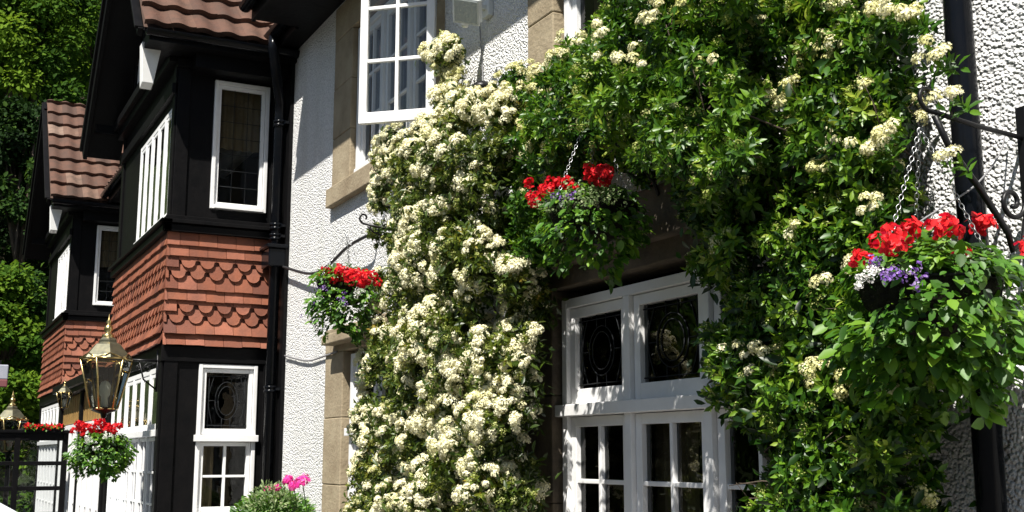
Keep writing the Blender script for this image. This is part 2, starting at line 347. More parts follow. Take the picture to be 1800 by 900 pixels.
# shell behind the front wall, so that the rooms are dark
mb = MB()
mb.add([(-24, .01, 0), (4, .01, 0), (4, 7, 0), (-24, 7, 0), (-24, .01, 5.5), (4, .01, 5.5), (4, 7, 5.5), (-24, 7, 5.5)], [(0, 3, 2, 1), (4, 5, 6, 7), (1, 2, 6, 5), (2, 3, 7, 6), (3, 0, 4, 7)])
mb.build('rear_walls', M['white_wall'], B)
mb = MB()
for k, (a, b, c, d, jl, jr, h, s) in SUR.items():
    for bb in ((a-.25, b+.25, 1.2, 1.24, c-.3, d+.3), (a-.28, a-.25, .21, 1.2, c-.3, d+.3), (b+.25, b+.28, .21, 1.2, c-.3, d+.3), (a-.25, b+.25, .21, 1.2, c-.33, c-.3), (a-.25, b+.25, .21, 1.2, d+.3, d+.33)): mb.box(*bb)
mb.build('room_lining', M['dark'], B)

# ---------- windows
def leading(bs, mb, u0, u1, z0, z1, n, kind):
    w, h = u1-u0, z1-z0; cu, cz = (u0+u1)/2, (z0+z1)/2
    def line(a, b, r=.003): mb.tube([bs.p(a[0], n, a[1]), bs.p(b[0], n, b[1])], r, 5)
    def ring(ru, rz, r=.003, k=20):
        mb.tube([bs.p(cu+ru*math.cos(t*2*PI/k), n, cz+rz*math.sin(t*2*PI/k)) for t in range(k+1)], r, 5)
    if kind == 'oval':
        ring(w*.20, h*.26); ring(w*.27, h*.34)
        for sx in (-1, 1):
            line((cu+sx*w*.27, cz), (cu+sx*w*.42, cz)); line((cu+sx*w*.42, z0), (cu+sx*w*.42, z1), .003)
            line((cu+sx*w*.10, cz-h*.32), (cu+sx*w*.10, z0), .003); line((cu+sx*w*.10, cz+h*.32), (cu+sx*w*.10, z1), .003)
            mb.tube([bs.p(cu+sx*(w*.30+w*.12*math.sin(t*PI/8)), n, cz-h*.45+h*.9*t/8) for t in range(9)], .003, 5)
        for sz in (-1, 1): line((u0, cz+sz*h*.44), (u1, cz+sz*h*.44), .003)
    else:
        for i in range(1, 3): line((u0+w*i/3, z0), (u0+w*i/3, z1), .003)
        for i in range(1, 7): line((u0, z0+h*i/7), (u1, z0+h*i/7), .003)
def window(bs, u0, u1, z0, z1, nl, zt=None, low=(2, 3), n=0., lead='oval', fw=.05, sw=.045, fill=None, curt=None, upcols=1, label=None, uprows=1, leadlow=None, D=.05):
    fr = MB(); ca = MB(); gls = [MB() for _ in range(nl)]; gl = None; ld = MB(); sg = MB(); cw = (u1-u0)/nl; CD = min(.028, D*.56)
    bs.box(fr, u0, u0+fw, n-D, n+D, z0, z1); bs.box(fr, u1-fw, u1, n-D, n+D, z0, z1)
    bs.box(fr, u0+fw, u1-fw, n-D, n+D-.002, z1-fw, z1); bs.box(fr, u0+fw, u1-fw, n-D, n+D+.03, z0, z0+fw)
    for i in range(1, nl): bs.box(fr, u0+cw*i-fw*.55, u0+cw*i+fw*.55, n-D, n+D+.003, z0+fw, z1-fw)
    if zt: bs.box(fr, u0-.02, u1+.02, n-D+.004, n+D+.035, zt-.03, zt+.03)
    for i in range(nl):
        a = u0+cw*i+(fw if i == 0 else fw*.55)+.004; b = u0+cw*(i+1)-(fw if i == nl-1 else fw*.55)-.004
        tiers = [(z0+fw, z1-fw, low, leadlow)] if not zt else [(zt+.03, z1-fw, (upcols, uprows), lead), (z0+fw, zt-.03, low, leadlow)]
        for ti, (c, d, (nc, nr), ldk) in enumerate(tiers):
            c += .004; d -= .004; s = sw; bot = sw*1.5 if (zt and ti == 0) else sw
            bs.box(ca, a, a+s, n-.02, n+CD, c, d); bs.box(ca, b-s, b, n-.02, n+CD, c, d)
            bs.box(ca, a+s, b-s, n-.02, n+CD-.001, d-s, d); bs.box(ca, a+s, b-s, n-.02, n+CD-.001, c, c+bot)
            A, Bb, C, Dd = a+s, b-s, c+bot, d-s; g = .012
            for q in range(1, nc): x = A+(Bb-A)*q/nc; bs.box(ca, x-g, x+g, n-.012, n+CD-.004, C, Dd)
            for q in range(1, nr): z = C+(Dd-C)*q/nr; bs.box(ca, A, Bb, n-.012, n+CD-.005, z-g*.9, z+g*.9)
            tgt = gl
            if fill and ti == len(tiers)-1: tgt = sg
            tgt = tgt if tgt is sg else gls[i]
            bs.quad(tgt, A, Bb, n-(.016 if tgt is sg else 0), C, Dd)
            if ldk: leading(bs, ld, A, Bb, C, Dd, n+.004, ldk)
    w = fr.build('window', M['white'], B, bevel=.004)
    if label: w['label'] = label
    ca.build('casement', M['white'], w, bevel=.003)
    for gl in gls:
        if gl.v: gl.build('glass', M['glass'], w)
    if sg.v: sg.build('painted_panes', M['netpane'], w)
    if ld.v: ld.build('leading', M['lead'], w)
    if curt:
        mb = MB()
        for (a, b, c, d, m_) in curt:
            k = max(8, int((b-a)*60)); vs = []
            for i in range(k+1):
                u = a+(b-a)*i/k; nn = n-.10+.022*math.sin(i*1.25)+.01*math.sin(i*.4)
                vs += [bs.p(u, nn, c), bs.p(u, nn, d)]
            mb.add(vs, [(2*i, 2*i+2, 2*i+3, 2*i+1) for i in range(k)], .5, True)
        mb.build('curtain', curt[0][4], w)
    return w
CW, CG = M['curtain'], M['curtain2']
window(WALL, -5.35, -3.45, .82, 2.415, 3, 1.83, (2, 3), n=-.08, curt=[(-4.70, -4.38, .9, 1.8, CG)], sw=.05, label='large three light white window with oval leaded upper panes')
window(WALL, -8.72, -7.02, .88, 2.39, 3, 1.78, (2, 3), n=-.08, curt=[(-8.65, -8.3, .9, 1.8, CW)])
window(WALL, -5.30, -3.80, 3.53, 5.07, 3, None, (1, 1), n=-.08, curt=[(-5.2, -4.9, 3.6, 5.0, CG)])
# upper window with its right hand light standing open
w = window(WALL, -8.72, -7.03, 3.82, 5.08, 3, None, (2, 3), n=-.08, curt=[(-8.66, -7.1, 3.85, 5.05, CW)], label='upper window with one casement open')
op = Basis((-6.82, -.09, 0), (-math.cos(math.radians(48.4)), -math.sin(math.radians(48.4)), 0), (-math.sin(math.radians(48.4)), math.cos(math.radians(48.4)), 0))
mb = MB(); s = .055; W_, Z0, Z1 = .53, 3.79, 5.10
op.box(mb, 0, s, -.02, .02, Z0, Z1); op.box(mb, W_-s, W_, -.02, .02, Z0, Z1); op.box(mb, s, W_-s, -.019, .019, Z0, Z0+.075); op.box(mb, s, W_-s, -.019, .019, Z1-s, Z1)
op.box(mb, W_/2-.012, W_/2+.012, -.016, .016, Z0+.07, Z1-s)
for z in (4.225, 4.60): op.box(mb, s, W_-s, -.015, .015, z-.012, z+.012)
mb.build('open_casement', M['white'], w, bevel=.003)
mb = MB(); op.quad(mb, s, W_-s, 0, Z0+.07, Z1-s); mb.build('open_casement_glass', M['glass'], w)

# ---------- bays
def hang_tiles(mb, bs, u0, u1, z0, z1, rows, tw):
    """hung tiles: rows from the top; 'p' plain, 's' rounded lower edge"""
    g = (z1-z0)/len(rows)
    for r, kind in enumerate(rows):
        zt = z1-r*g; nl = .012 + (.025 if r >= len(rows)-2 else 0) + r*.0008
        off = 0 if r % 2 else tw/2
        u = u0-off
        while u < u1-.002:
            a, b = max(u, u0)+.002, min(u+tw, u1)-.002; u += tw
            if b-a < .02: continue
            zb = zt-g-.012 + random.uniform(-.005, .005); th = .018; tn = random.betavariate(2.2, 2)
            lift = nl + random.uniform(0, .004)
            w = b-a; full = (w > tw*.8)
            if kind == 's' and full:
                bot = [(a, zt-g*.45), (a+w*.12, zt-g*.5)] + [(a+w*.5-w*.38*math.cos(t*PI/6), zt-g*.55-g*.62*math.sin(t*PI/6)) for t in range(7)] + [(b-w*.12, zt-g*.5), (b, zt-g*.45)]
            else: bot = [(a, zb), (a+w*.33, zb+random.uniform(-.002, .002)), (b-w*.33, zb), (b, zb)]
            out = []; back = []
            prof = bot + [(b, zt+.02), (a, zt+.02)]
            for (uu, zz) in prof:
                f = min(1, max(0, (zt+.02-zz)/(g+.03)))
                out.append(bs.p(uu, .004+.010+lift*f+th*f, zz)); back.append(bs.p(uu, .004+lift*f, zz))
            n = len(prof); mb.add(out+back, [tuple(range(n))] + [(i, (i+1) % n, n+(i+1) % n, n+i) for i in range(n)], tn)
def wavy_roof(mb, o, u, v, nrm, width, length, gauge=.335, wave=.225, amp=.018):
    o, u, v, nrm = (np.array(q, float) for q in (o, u, v, nrm)); nc = int(math.ceil(length/gauge)); K = 8
    ncol = max(1, int(round(width/wave))); wv = width/ncol
    for r in range(nc):
        v0 = r*gauge; v1 = min((r+1)*gauge+.04, length+.02)
        for c in range(ncol):
            tn = random.betavariate(2, 2); dz = random.uniform(-.004, .004); dv = random.uniform(-.006, .006)
            a = []; b = []; d = []
            for k in range(K+1):
                t = k/K; h = amp*(1+math.cos((t-.3)*2*PI)); uu = (c+t)*wv
                e = .018*(1 - abs(t-.5)*.0)
                a.append(o+u*uu+v*(v0+dv-.012*math.cos((t-.3)*2*PI))+nrm*(h+.062+dz)); b.append(o+u*uu+v*v1+nrm*(h+.006))
                d.append(o+u*uu+v*(v0+dv-.012*math.cos((t-.3)*2*PI))+nrm*(h+.012+dz))
            n = K+1
            mb.add(a+b, [(i, i+1, n+i+1, n+i) for i in range(K)], tn, True)
            mb.add(d+a, [(i, i+1, n+i+1, n+i) for i in range(K)], tn*.8, False)
ROWS = 'ppssppsspp'
def bay(xr, xl, first):
    yb = -1.03; D = 1.03; Wd = xr-xl
    RT = Basis((xr, 0, 0), (0, -1, 0), (1, 0, 0))        # return face: u outwards from the wall
    FR = Basis((xr, yb, 0), (-1, 0, 0), (0, -1, 0))      # front face: u away from the camera
    LT = Basis((xl, 0, 0), (0, -1, 0), (-1, 0, 0))
    mb = MB()
    def face(bs, L, hs):
        us = sorted({0, L, *[q for h in hs for q in h[:2]]}); zs = sorted({.12, 5.75, *[q for h in hs for q in h[2:]]})
        for a, b in zip(us, us[1:]):
            for c, d in zip(zs, zs[1:]):
                if any(h[0] < (a+b)/2 < h[1] and h[2] < (c+d)/2 < h[3] for h in hs): continue
                bs.quad(mb, a, b, 0, c, d)
        for h in hs:
            for (ua, za, ub, zb) in ((h[0], h[2], h[0], h[3]), (h[1], h[2], h[1], h[3]), (h[0], h[2], h[1], h[2]), (h[0], h[3], h[1], h[3])):
                mb.add([bs.p(ua, 0, za), bs.p(ub, 0, zb), bs.p(ub, -.1, zb), bs.p(ua, -.1, za)], [(0, 1, 2, 3)])
    face(RT, D, [(.15, .69, 3.87, 5.14), (.17, .72, 1.06, 2.43)])
    face(FR, Wd, [(.14, 1.90, 3.76, 4.87), (.12, Wd-.2, .5, 2.41)]); face(LT, D, [])
    # posts and rails standing proud of the panels
    for bs, L in ((RT, D), (FR, Wd)):
        for u in (0.0, L-.12): bs.box(mb, u, u+.12, .0, .022, .12, 2.56); bs.box(mb, u, u+.12, .0, .02, 3.78, 5.4)
        bs.box(mb, -.0, L+.02, 0, .05, 4.95 if bs is FR else 5.2, 5.05 if bs is FR else 5.28)
    for bs, L in ((RT, D), (FR, Wd)):
        bs.box(mb, -.0 if bs is RT else -.07, L+.07, 0, .07, 3.625, 3.69); bs.box(mb, -.0 if bs is RT else -.10, L+.1, 0, .10, 3.70, 3.735); bs.box(mb, 0, L+.05, 0, .045, 3.735, 3.78)
        bs.box(mb, 0, L+.03, 0, .03, 2.44, 2.58)
    mb.build('bay_timber', M['black'], B, bevel=.004)
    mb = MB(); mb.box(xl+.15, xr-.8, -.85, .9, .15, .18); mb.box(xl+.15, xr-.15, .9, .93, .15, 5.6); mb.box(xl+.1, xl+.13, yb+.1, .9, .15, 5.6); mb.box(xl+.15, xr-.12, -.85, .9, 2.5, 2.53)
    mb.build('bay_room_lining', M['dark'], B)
    mb = MB(); hang_tiles(mb, RT, .0, D+.03, 2.60, 3.62, ROWS, .172); hang_tiles(mb, FR, -.03, Wd+.03, 2.60, 3.62, ROWS, .172)
    mb.add([RT.p(0, .004, 2.6), RT.p(D, .004, 2.6), RT.p(D, .004, 3.62), RT.p(0, .004, 3.62)], [(0, 1, 2, 3)], .1)
    mb.build('tile_hanging', M['tile'], B)
    window(RT, .155, .685, 3.88, 5.13, 1, None, (1, 1), n=-.03, leadlow='grid', fw=.035, sw=.03, curt=[(.2, .65, 4.5, 5.1, CG)])
    window(RT, .175, .715, 1.07, 2.425, 1, 1.755, (2, 2), n=-.03, fw=.035, sw=.035, curt=[(.52, .68, 1.1, 1.7, CG)])
    window(FR, .15, 1.89, 3.77, 4.86, 5, None, (1, 1), n=-.005, lead=None, fw=.045, sw=.03, D=.012)
    window(FR, .13, Wd-.21, .51, 2.40, 6, 1.80, (2, 4), n=-.005, lead=None, fw=.05, sw=.035, fill=True, D=.014)
    # gable roof over the bay
    ex, fx, ez, yo = xr+.35, xl-.2, 5.42, -1.42
    cx = (ex+fx)/2; rz = 7.45
    for sgn, x in ((1, ex), (-1, fx)):
        v = np.array([cx-x, 0, rz-ez], float); Ls = np.linalg.norm(v); v /= Ls; nrm = np.array([v[2]*sgn, 0, -v[0]*sgn])
        mb = MB(); u = np.array([0, 1., 0]) if sgn > 0 else np.array([0, -1., 0])
        o = np.array([x, yo, ez]) if sgn > 0 else np.array([x, 3.4, ez])
        wavy_roof(mb, o, u, v, nrm, 4.82 if sgn > 0 else 4.82, Ls)
        mb.add([o-nrm*.0, o+u*4.82, o+u*4.82+v*Ls, o+v*Ls], [(0, 1, 2, 3)], .1)
        mb.build('bay_roof', M['rtile'], B)
        # bargeboard and its inner moulding
        mb = MB(); ext = .30 if sgn < 0 else .0; ob = np.array([x, yo, ez]) - v*ext
        bd = .26 if sgn < 0 else .10; mb.obox(ob-nrm*bd, v*(Ls+ext), nrm*(bd-.02), (0, -.045, 0)); mb.obox(ob-nrm*bd*.45+v*.02, v*(Ls+ext-.05), nrm*bd*.34, (0, -.075, 0))
        mb.obox(ob-nrm*(bd-.06)+np.array([0, .002, 0]), v*(Ls+ext), nrm*(bd-.09), (0, .38, 0))         # boarded soffit of the verge
        mb.build('bargeboard', M['black'], B, bevel=.004)
        # boarded soffit and gutter along the eave
        if sgn > 0:
            mb = MB(); mb.box(xr-.05, ex+.02, yo+.05, .0, ez-.12, ez-.02); mb.box(xr+.0, ex-.12, yo+.5, .0, ez-.26, ez-.12); mb.build('soffit', M['black'], B)
            mb = MB(); K = 8; vs = []
            for yy in (yo+.02, .0):
                for k in range(K+1): t = PI*k/K; vs.append((ex+.045-.06*math.cos(t), yy, ez-.03-.06*math.sin(t)))
            mb.add(vs, [(k, k+1, K+2+k, K+1+k) for k in range(K)], .5, True)
            for yy in (yo+.02, 0): mb.add([p for p in vs if abs(p[1]-yy) < 1e-6], [tuple(range(K+1))])
            mb.build('gutter', M['pipe'], B)
        else:
            mb = MB(); mb.box(fx-.02, xl+.05, yo+.05, .0, ez-.12, ez-.02); mb.build('soffit', M['black'], B)
    # white rendered gable with black studs
    mb = MB(); h = .12; y = yb+.01
    mb.add([(xr-.02, y, 5.3), (xl+.02, y, 5.3), (fx+.3, y, ez+.05), (cx, y, rz-.15), (ex-.3, y, ez+.05)], [(0, 1, 2, 3, 4)])
    mb.build('gable_panel', M['white_wall'], B)
    mb = MB()
    for i in range(1, 7):
        x = xl+.1+i*Wd/7; zt = ez+(rz-ez)*(1-abs(x-cx)/((ex-fx)/2))-.25
        if zt > 5.5: mb.box(x-.05, x+.05, y-.03, y-.002, 5.3, zt)
    mb.box(xl-.02, xr+.02, y-.10, y-.002, 5.25, 5.45); mb.box(xl-.02, xr+.05, y-.16, y-.10, 5.33, 5.42)
    mb.build('gable_timber', M['black'], B, bevel=.004)
    # white moulded end of the roof plate under the near verge
    mb = MB(); pa, pb, ya, yb2 = xr-.02, xr+.12, yo+.03, yo+.17
    mb.add([(pa, ya, 5.36), (pb, ya, 5.36), (pb-.02, ya+.02, 4.98), (pa, ya+.02, 4.95), (pa, yb2+.04, 5.36), (pb, yb2+.04, 5.36), (pb-.02, yb2-.02, 4.98), (pa, yb2-.02, 4.95)],
           [(0, 1, 2, 3), (7, 6, 5, 4), (0, 4, 5, 1), (1, 5, 6, 2), (2, 6, 7, 3), (3, 7, 4, 0)])
    mb.build('plate_end', M['white_wall'], B, bevel=.005)
for a, b in BAYS: bay(a, b, a > -12)

# ---------- main roof, eaves, gutter
def roof_run(x0, x1, yo=-.62):
    ez = 5.55; v = np.array([0, .78, .625]); v /= np.linalg.norm(v); nrm = np.array([0, -v[2], v[1]])
    mb = MB(); wavy_roof(mb, (x1, yo, ez), (-1, 0, 0), v, nrm, x1-x0, 5.2, wave=.2); mb.add([(x0, yo, ez), (x1, yo, ez), (x1, yo+5.2*v[1], ez+5.2*v[2]), (x0, yo+5.2*v[1], ez+5.2*v[2])], [(0, 1, 2, 3)])
    mb.build('main_roof', M['rtile'], B)
    mb = MB(); mb.box(x0, x1, yo+.04, -.002, 5.42, 5.46); mb.box(x0, x1, yo+.02, yo+.05, 5.40, 5.56); mb.build('soffit', M['black'], B)
    mb = MB(); K = 8; vs = []
    for xx in (x0, x1):
        for k in range(K+1): t = PI*k/K; vs.append((xx, yo-.04-.06*math.cos(t), 5.53-.06*math.sin(t)))
    mb.add(vs, [(k, k+1, K+2+k, K+1+k) for k in range(K)], .5, True); mb.build('gutter', M['pipe'], B)
roof_run(-9.78, 4.2); roof_run(-10.5, -9.78, -.22); roof_run(-18.3, -14.1)  # first run's eave stepped deeper out of view, shaped to shade the wall

# ---------- downpipes
def downpipe(pts, r, collars, label):
    mb = MB(); mb.tube(pts, r, 16)
    for (x, y, z) in collars:
        mb.lathe((x, y, z-.03), [(r, 0), (r+.012, .002), (r+.012, .02), (r+.004, .024), (r+.004, .036), (r+.012, .04), (r+.012, .06), (r, .062)])
        mb.box(x-r-.05, x+r+.05, y+r*.5, -.001 if y > -.3 else y+r, z-.012, z+.012)
    o = mb.build('downpipe', M['pipe'], B); o['label'] = label; return o
downpipe([(-10.28, -.26, 5.48), (-10.28, -.26, 5.36), (-10.40, -.18, 5.10), (-10.52, -.11, 4.92), (-10.55, -.10, 4.80), (-10.55, -.10, .1)], .05,
         [(-10.55, -.10, 4.72), (-10.55, -.10, 2.2), (-10.55, -.10, 3.72), (-10.55, -.10, 3.62)], 'black downpipe beside the tiled bay')
mb = MB(); mb.box(-10.75+.02, -10.43, -.035, -.002, .12, 5.4); mb.build('pipe_shadow_strip', M['black'], B)  # black strip standing for the shadow and brown strip beside the pipe
mb = MB(); mb.box(-10.70, -10.44, -.19, -.004, 3.33, 3.50); mb.box(-10.72, -10.42, -.21, -.003, 3.50, 3.54); mb.build('hopper_head', M['pipe'], B, bevel=.01)
downpipe([(-2.535, -.075, 5.5), (-2.535, -.075, 4.0), (-2.535, -.075, 2), (-2.535, -.075, .1)], .045, [(-2.535, -.075, 3.6), (-2.535, -.075, .9)], 'thick black soil pipe on the right')
# ---------- ground floor porch front between the bays
mb = MB(); mb.box(-18.68, -13.9, -1.12, -.9, 2.44, 2.60); mb.box(-18.68, -13.9, -1.18, -1.12, 2.50, 2.60); mb.box(-18.68, -13.88, -.9, -.01, 2.52, 2.6)
for x in (-18.6, -16.3, -14.05): mb.box(x-.07, x+.07, -1.06, -.92, .12, 2.44)
mb.build('porch_beam', M['black'], B, bevel=.005)
PF = Basis((-14.1, -1.0, 0), (-1, 0, 0), (0, -1, 0))
window(PF, .1, 2.1, .4, 2.02, 4, None, (2, 3), n=0, fill=True, fw=.06); window(PF, 2.3, 4.4, .4, 2.02, 4, None, (2, 3), n=0, fill=True, fw=.06)
mb = MB(); 
for i in range(36): PF.box(mb, .05+i*.122, .165+i*.122, -.02, .012+.006*(i % 2), 2.04, 2.43)
mb.build('oak_boarding', M['wood'], B, bevel=.003)

# ================================================================== IRONWORK, CABLES, FITTINGS
def spiral(c, a, b, r0, r1, t0, turns, n=24):
    c, a, b = (np.array(q, float) for q in (c, a, b)); o = []
    for i in range(n+1):
        t = t0+2*PI*turns*i/n; r = r0+(r1-r0)*i/n; o.append(c+a*r*math.cos(t)+b*r*math.sin(t))
    return o
YD, ZD = (0, -1, 0), (0, 0, 1)
# right bracket
def basket_bracket(x, z, L, label, name='basket_bracket', q=1.):
    t = thing(name, label, 'bracket', (x, 0, z), 'wrought iron hanging basket brackets')
    mb = MB(); mb.box(x-.018, x+.018, -.012, -.001, z-.42, z+.10); mb.build('wall_plate', M['iron'], t, bevel=.003)
    mb = MB(); mb.tube([(x, -.012, z), (x, -L*.5, z+.012), (x, -L, z+.035)], .008, 8); mb.tube(spiral((x, -L+.005, z+.075), YD, ZD, .04, .012, -PI/2, .85, 18), .007, 8)
    mb.build('arm', M['iron'], t)
    mb = MB(); mb.tube([(x, -L+.03, z+.02), (x, -L*.80, z-.07*q), (x, -L*.5, z-.19*q), (x, -L*.25, z-.31*q), (x, -.09, z-.36*q), (x, -.04, z-.33*q), (x, -.022, z-.26*q)], .010*(.5+.5*q), 8)
    mb.tube(spiral((x, -.02-.055*q, z-.21*q), YD, ZD, .055*q, .012*q, PI, 1.3, 26), .008*(.4+.6*q), 8)
    mb.build('scroll', M['iron'], t)
    return t
basket_bracket(-2.38, 2.57, .41, 'black scrolled iron bracket beside the thick pipe at the right edge')
basket_bracket(-7.40, 3.13, .36, 'small black iron bracket on the white wall left of the creamy climber', q=.25)
basket_bracket(-4.25, 3.12, .42, 'black iron bracket buried in the leaves above the large window')

def cable(name, pts, r, m, label, cat):
    # Catmull-Rom through the points
    P = [np.array(p, float) for p in pts]; P = [2*P[0]-P[1]] + P + [2*P[-1]-P[-2]]; o = []
    for i in range(1, len(P)-2):
        for k in range(8):
            t = k/8; o.append(.5*((2*P[i])+(-P[i-1]+P[i+1])*t+(2*P[i-1]-5*P[i]+4*P[i+1]-P[i+2])*t*t+(-P[i-1]+3*P[i]-3*P[i+1]+P[i+2])*t**3))
    o.append(P[-2]); mb = MB(); mb.tube(o, r, 7); return tag(mb.build(name, m), label, cat)
cable('cable', [(-10.4, -.06, 3.32), at_y(545, 481, -.07), at_y(575, 468, -.09), at_y(610, 435, -.10), at_y(640, 417, -.10), at_y(655, 412, -.05)], .013, M['cable'],
      'thick black cable sagging across the white wall from the hopper head', 'cable')
cable('cable', [(-10.4, -.02, 2.50), at_y(540, 634, -.02), at_y(570, 626, -.02), at_y(592, 618, -.03)], .008, M['wire'],
      'thin grey cable running along the white wall under the small hanging basket', 'cable')
cable('cable', [(-2.42, -.03, 2.60), at_x(1755, 275, -2.42), at_x(1715, 325, -2.42), at_x(1660, 362, -2.44), at_x(1610, 395, -2.46), at_x(1560, 440, -2.46)], .003, M['wire'],
      'thin wire looping from the right bracket down into the big basket', 'wire')
cable('cable', [at_y(843, 40, -.012), at_y(846, 90, -.012), at_y(850, 152, -.012)], .004, M['wire'], 'thin white wire running down the wall below the floodlight', 'wire')

# floodlight
t = thing('floodlight', 'pale grey square floodlight on a short arm high on the white wall', 'floodlight', (-6.17, 0, 4.3))
c = at_y(819, 20, -.25); nrm = unit(np.array([.42, -.70, -.55])); uu = unit(np.cross(nrm, (0, 0, 1))); vv_ = np.cross(uu, nrm)
uu, vv_ = unit(uu+vv_*.35), unit(vv_-uu*.35)
mb = MB(); mb.obox(c-uu*.08-vv_*.07-nrm*.06, uu*.16, vv_*.14, nrm*.05); mb.obox(c-uu*.09-vv_*.08-nrm*.012, uu*.18, vv_*.16, nrm*.014); mb.build('housing', M['grey'], t, bevel=.006)
mb = MB(); mb.obox(c-uu*.075-vv_*.065+nrm*.003, uu*.15, vv_*.13, nrm*.004); mb.build('lamp_face', M['lamp_face'], t)
mb = MB(); mb.box(-6.19, -6.15, -.20, -.03, 4.325, 4.355); mb.box(-6.195, -6.145, -.20, -.14, 4.25, 4.325); mb.build('arm', M['grey'], t, bevel=.004)
mb = MB(); mb.box(-6.21, -6.12, -.035, -.002, 4.28, 4.39); mb.build('mounting_plate', M['grey'], t, bevel=.004)
mb = MB(); mb.lathe((-6.17, -.17, 4.22), [(.0, -.03), (.02, -.026), (.026, 0), (.02, .025), (0, .03)]); mb.build('motion_sensor', M['grey'], t)
# dark fitting over the climber
mb = MB(); q = at_y(847, 153, -.10); mb.lathe(q, [(0, .035), (.035, .03), (.06, .008), (.065, -.015), (.045, -.03), (0, -.035)], 16); mb.box(q[0]-.015, q[0]+.015, q[1], -.002, q[2]-.012, q[2]+.012)
tag(mb.build('lamp_cap', M['iron']), 'small black domed fitting on the white wall at the top edge of the climber', 'fitting')

# lanterns
def lantern(cx, cy, zt, s, label, arm_from, grp='brass lanterns along the pub front'):
    t = thing('wall_lantern', label, 'lantern', (cx, cy, zt-.45*s), grp)
    n = 6; R1, R0, H = .225*s, .115*s, .44*s
    def ringp(r, z, k, off=PI/6): a = 2*PI*k/n+off; return np.array([cx+r*math.cos(a), cy+r*math.sin(a), z])
    g = MB(); fr = MB()
    for k in range(n):
        a, b, c_, d = ringp(R0, zt-H, k), ringp(R0, zt-H, k+1), ringp(R1, zt, k+1), ringp(R1, zt, k)
        g.add([a, b, c_, d], [(0, 1, 2, 3)]); fr.tube([a, d], .0095*s, 6)
        fr.tube([ringp(R1, zt, k), ringp(R1, zt, k+1)], .011*s, 6); fr.tube([a, b], .011*s, 6)
        m_ = (ringp(R1, zt, k)+ringp(R1, zt, k+1))/2    # little crest on the rim
        fr.tube([ringp(R1, zt, k), m_+np.array([0, 0, .045*s]), ringp(R1, zt, k+1)], .006*s, 5)
    fr.build('glazing_frame', M['brass'], t); g.build('glass', M['lglass'], t)
    mb = MB(); mb.lathe((cx, cy, zt), [(R1*.98, .005*s), (R1*.9, .03*s), (R1*.52, .13*s), (R1*.36, .15*s), (R1*.36, .17*s), (R1*.22, .20*s)], 6, smooth=False); mb.build('roof', M['lroof'], t)
    mb = MB(); mb.lathe((cx, cy, zt), [(.05*s, .19*s), (.055*s, .215*s), (.022*s, .235*s), (.04*s, .265*s), (.034*s, .295*s), (.014*s, .31*s), (.026*s, .335*s), (.008*s, .36*s), (.004*s, .40*s), (0, .41*s)], 14); mb.build('finial', M['brass'], t)
    mb = MB(); mb.lathe((cx, cy, zt-H), [(R0*1.05, .01*s), (R0*.9, -.02*s), (.03*s, -.045*s), (.02*s, -.08*s), (0, -.085*s)], 12); mb.build('base_cap', M['iron'], t)
    mb = MB(); mb.lathe((cx, cy, zt-H), [(.03*s, .01*s), (.03*s, .10*s), (.045*s, .13*s), (.05*s, .2*s), (.03*s, .24*s), (0, .25*s)], 12); mb.build('bulb', M['whitep'], t)
    if arm_from is not None:
        ax, ay = arm_from; mb = MB(); u = np.array([ax-cx, ay-cy, 0]); Lh = np.linalg.norm(u); u /= Lh
        c0 = np.array([cx, cy, zt])
        mb.tube([c0+u*R1*.95, c0+u*Lh], .014*s, 8); mb.tube([c0+u*Lh+np.array([0, 0, .1*s]), c0+u*Lh-np.array([0, 0, .28*s])], .014*s, 8)
        p0 = c0+u*(Lh-.005)-np.array([0, 0, .26*s]); mb.tube([p0, c0+u*(Lh-.12*s)-np.array([0, 0, .17*s]), c0+u*(R1+.06*s)-np.array([0, 0, .02*s])], .009*s, 6)
        for kx, rr in ((.085, .05), (.165, .032)): mb.tube(spiral(c0+u*(Lh-kx*s)-np.array([0, 0, .07*s]), u, (0, 0, 1), rr*s, .008*s, 0, 1.4, 22), .006*s, 6)
        mb.build('bracket', M['iron'], t)
lantern(-10.9, -1.50, 2.45, 1.0, 'large brass lantern on a scrolled arm at the corner of the near bay', (-10.9, -1.055))
lantern(-17.2, -1.82, 2.08, .95, 'brass lantern standing above the black glazed screen at the far left', None)
lantern(-16.4, -1.25, 2.42, .45, 'small golden lantern against the oak boards behind the large lantern', None)
# black glazed screen at the far end of the terrace
t = thing('glazed_screen', 'black framed glazed windbreak screen standing out from the pub front', 'screen', (-17.0, -1.6, 0))
SC = Basis((-17.0, -1.10, 0), (0, -1, 0), (1, 0, 0))
mb = MB(); L = 1.35
for u in (0, .60, L-.07): SC.box(mb, u, u+.07, -.04, .04, .0, 1.9)
for z in (1.80, 1.47, 1.14, .80, .4, .05): SC.box(mb, .07, L-.07, -.035, .035, z, z+.055 if z < 1.8 else 1.9)
SC.box(mb, -.03, L+.03, -.07, .07, 1.9, 1.94); mb.build('frame', M['black'], t, bevel=.004)
mb = MB(); SC.quad(mb, .05, L-.05, 0, .1, 1.85); mb.build('glass', M['glass'], t)
# pole that carries the far lantern
mb = MB(); mb.lathe((-17.2, -1.82, 0), [(.09, .0), (.09, .12), (.05, .2), (.035, .4), (.03, 1.5), (.045, 1.54), (.03, 1.58), (.05, 1.62)], 14); tag(mb.build('lantern_post', M['iron']), 'slim black post under the far brass lantern behind the glazed screen', 'post')
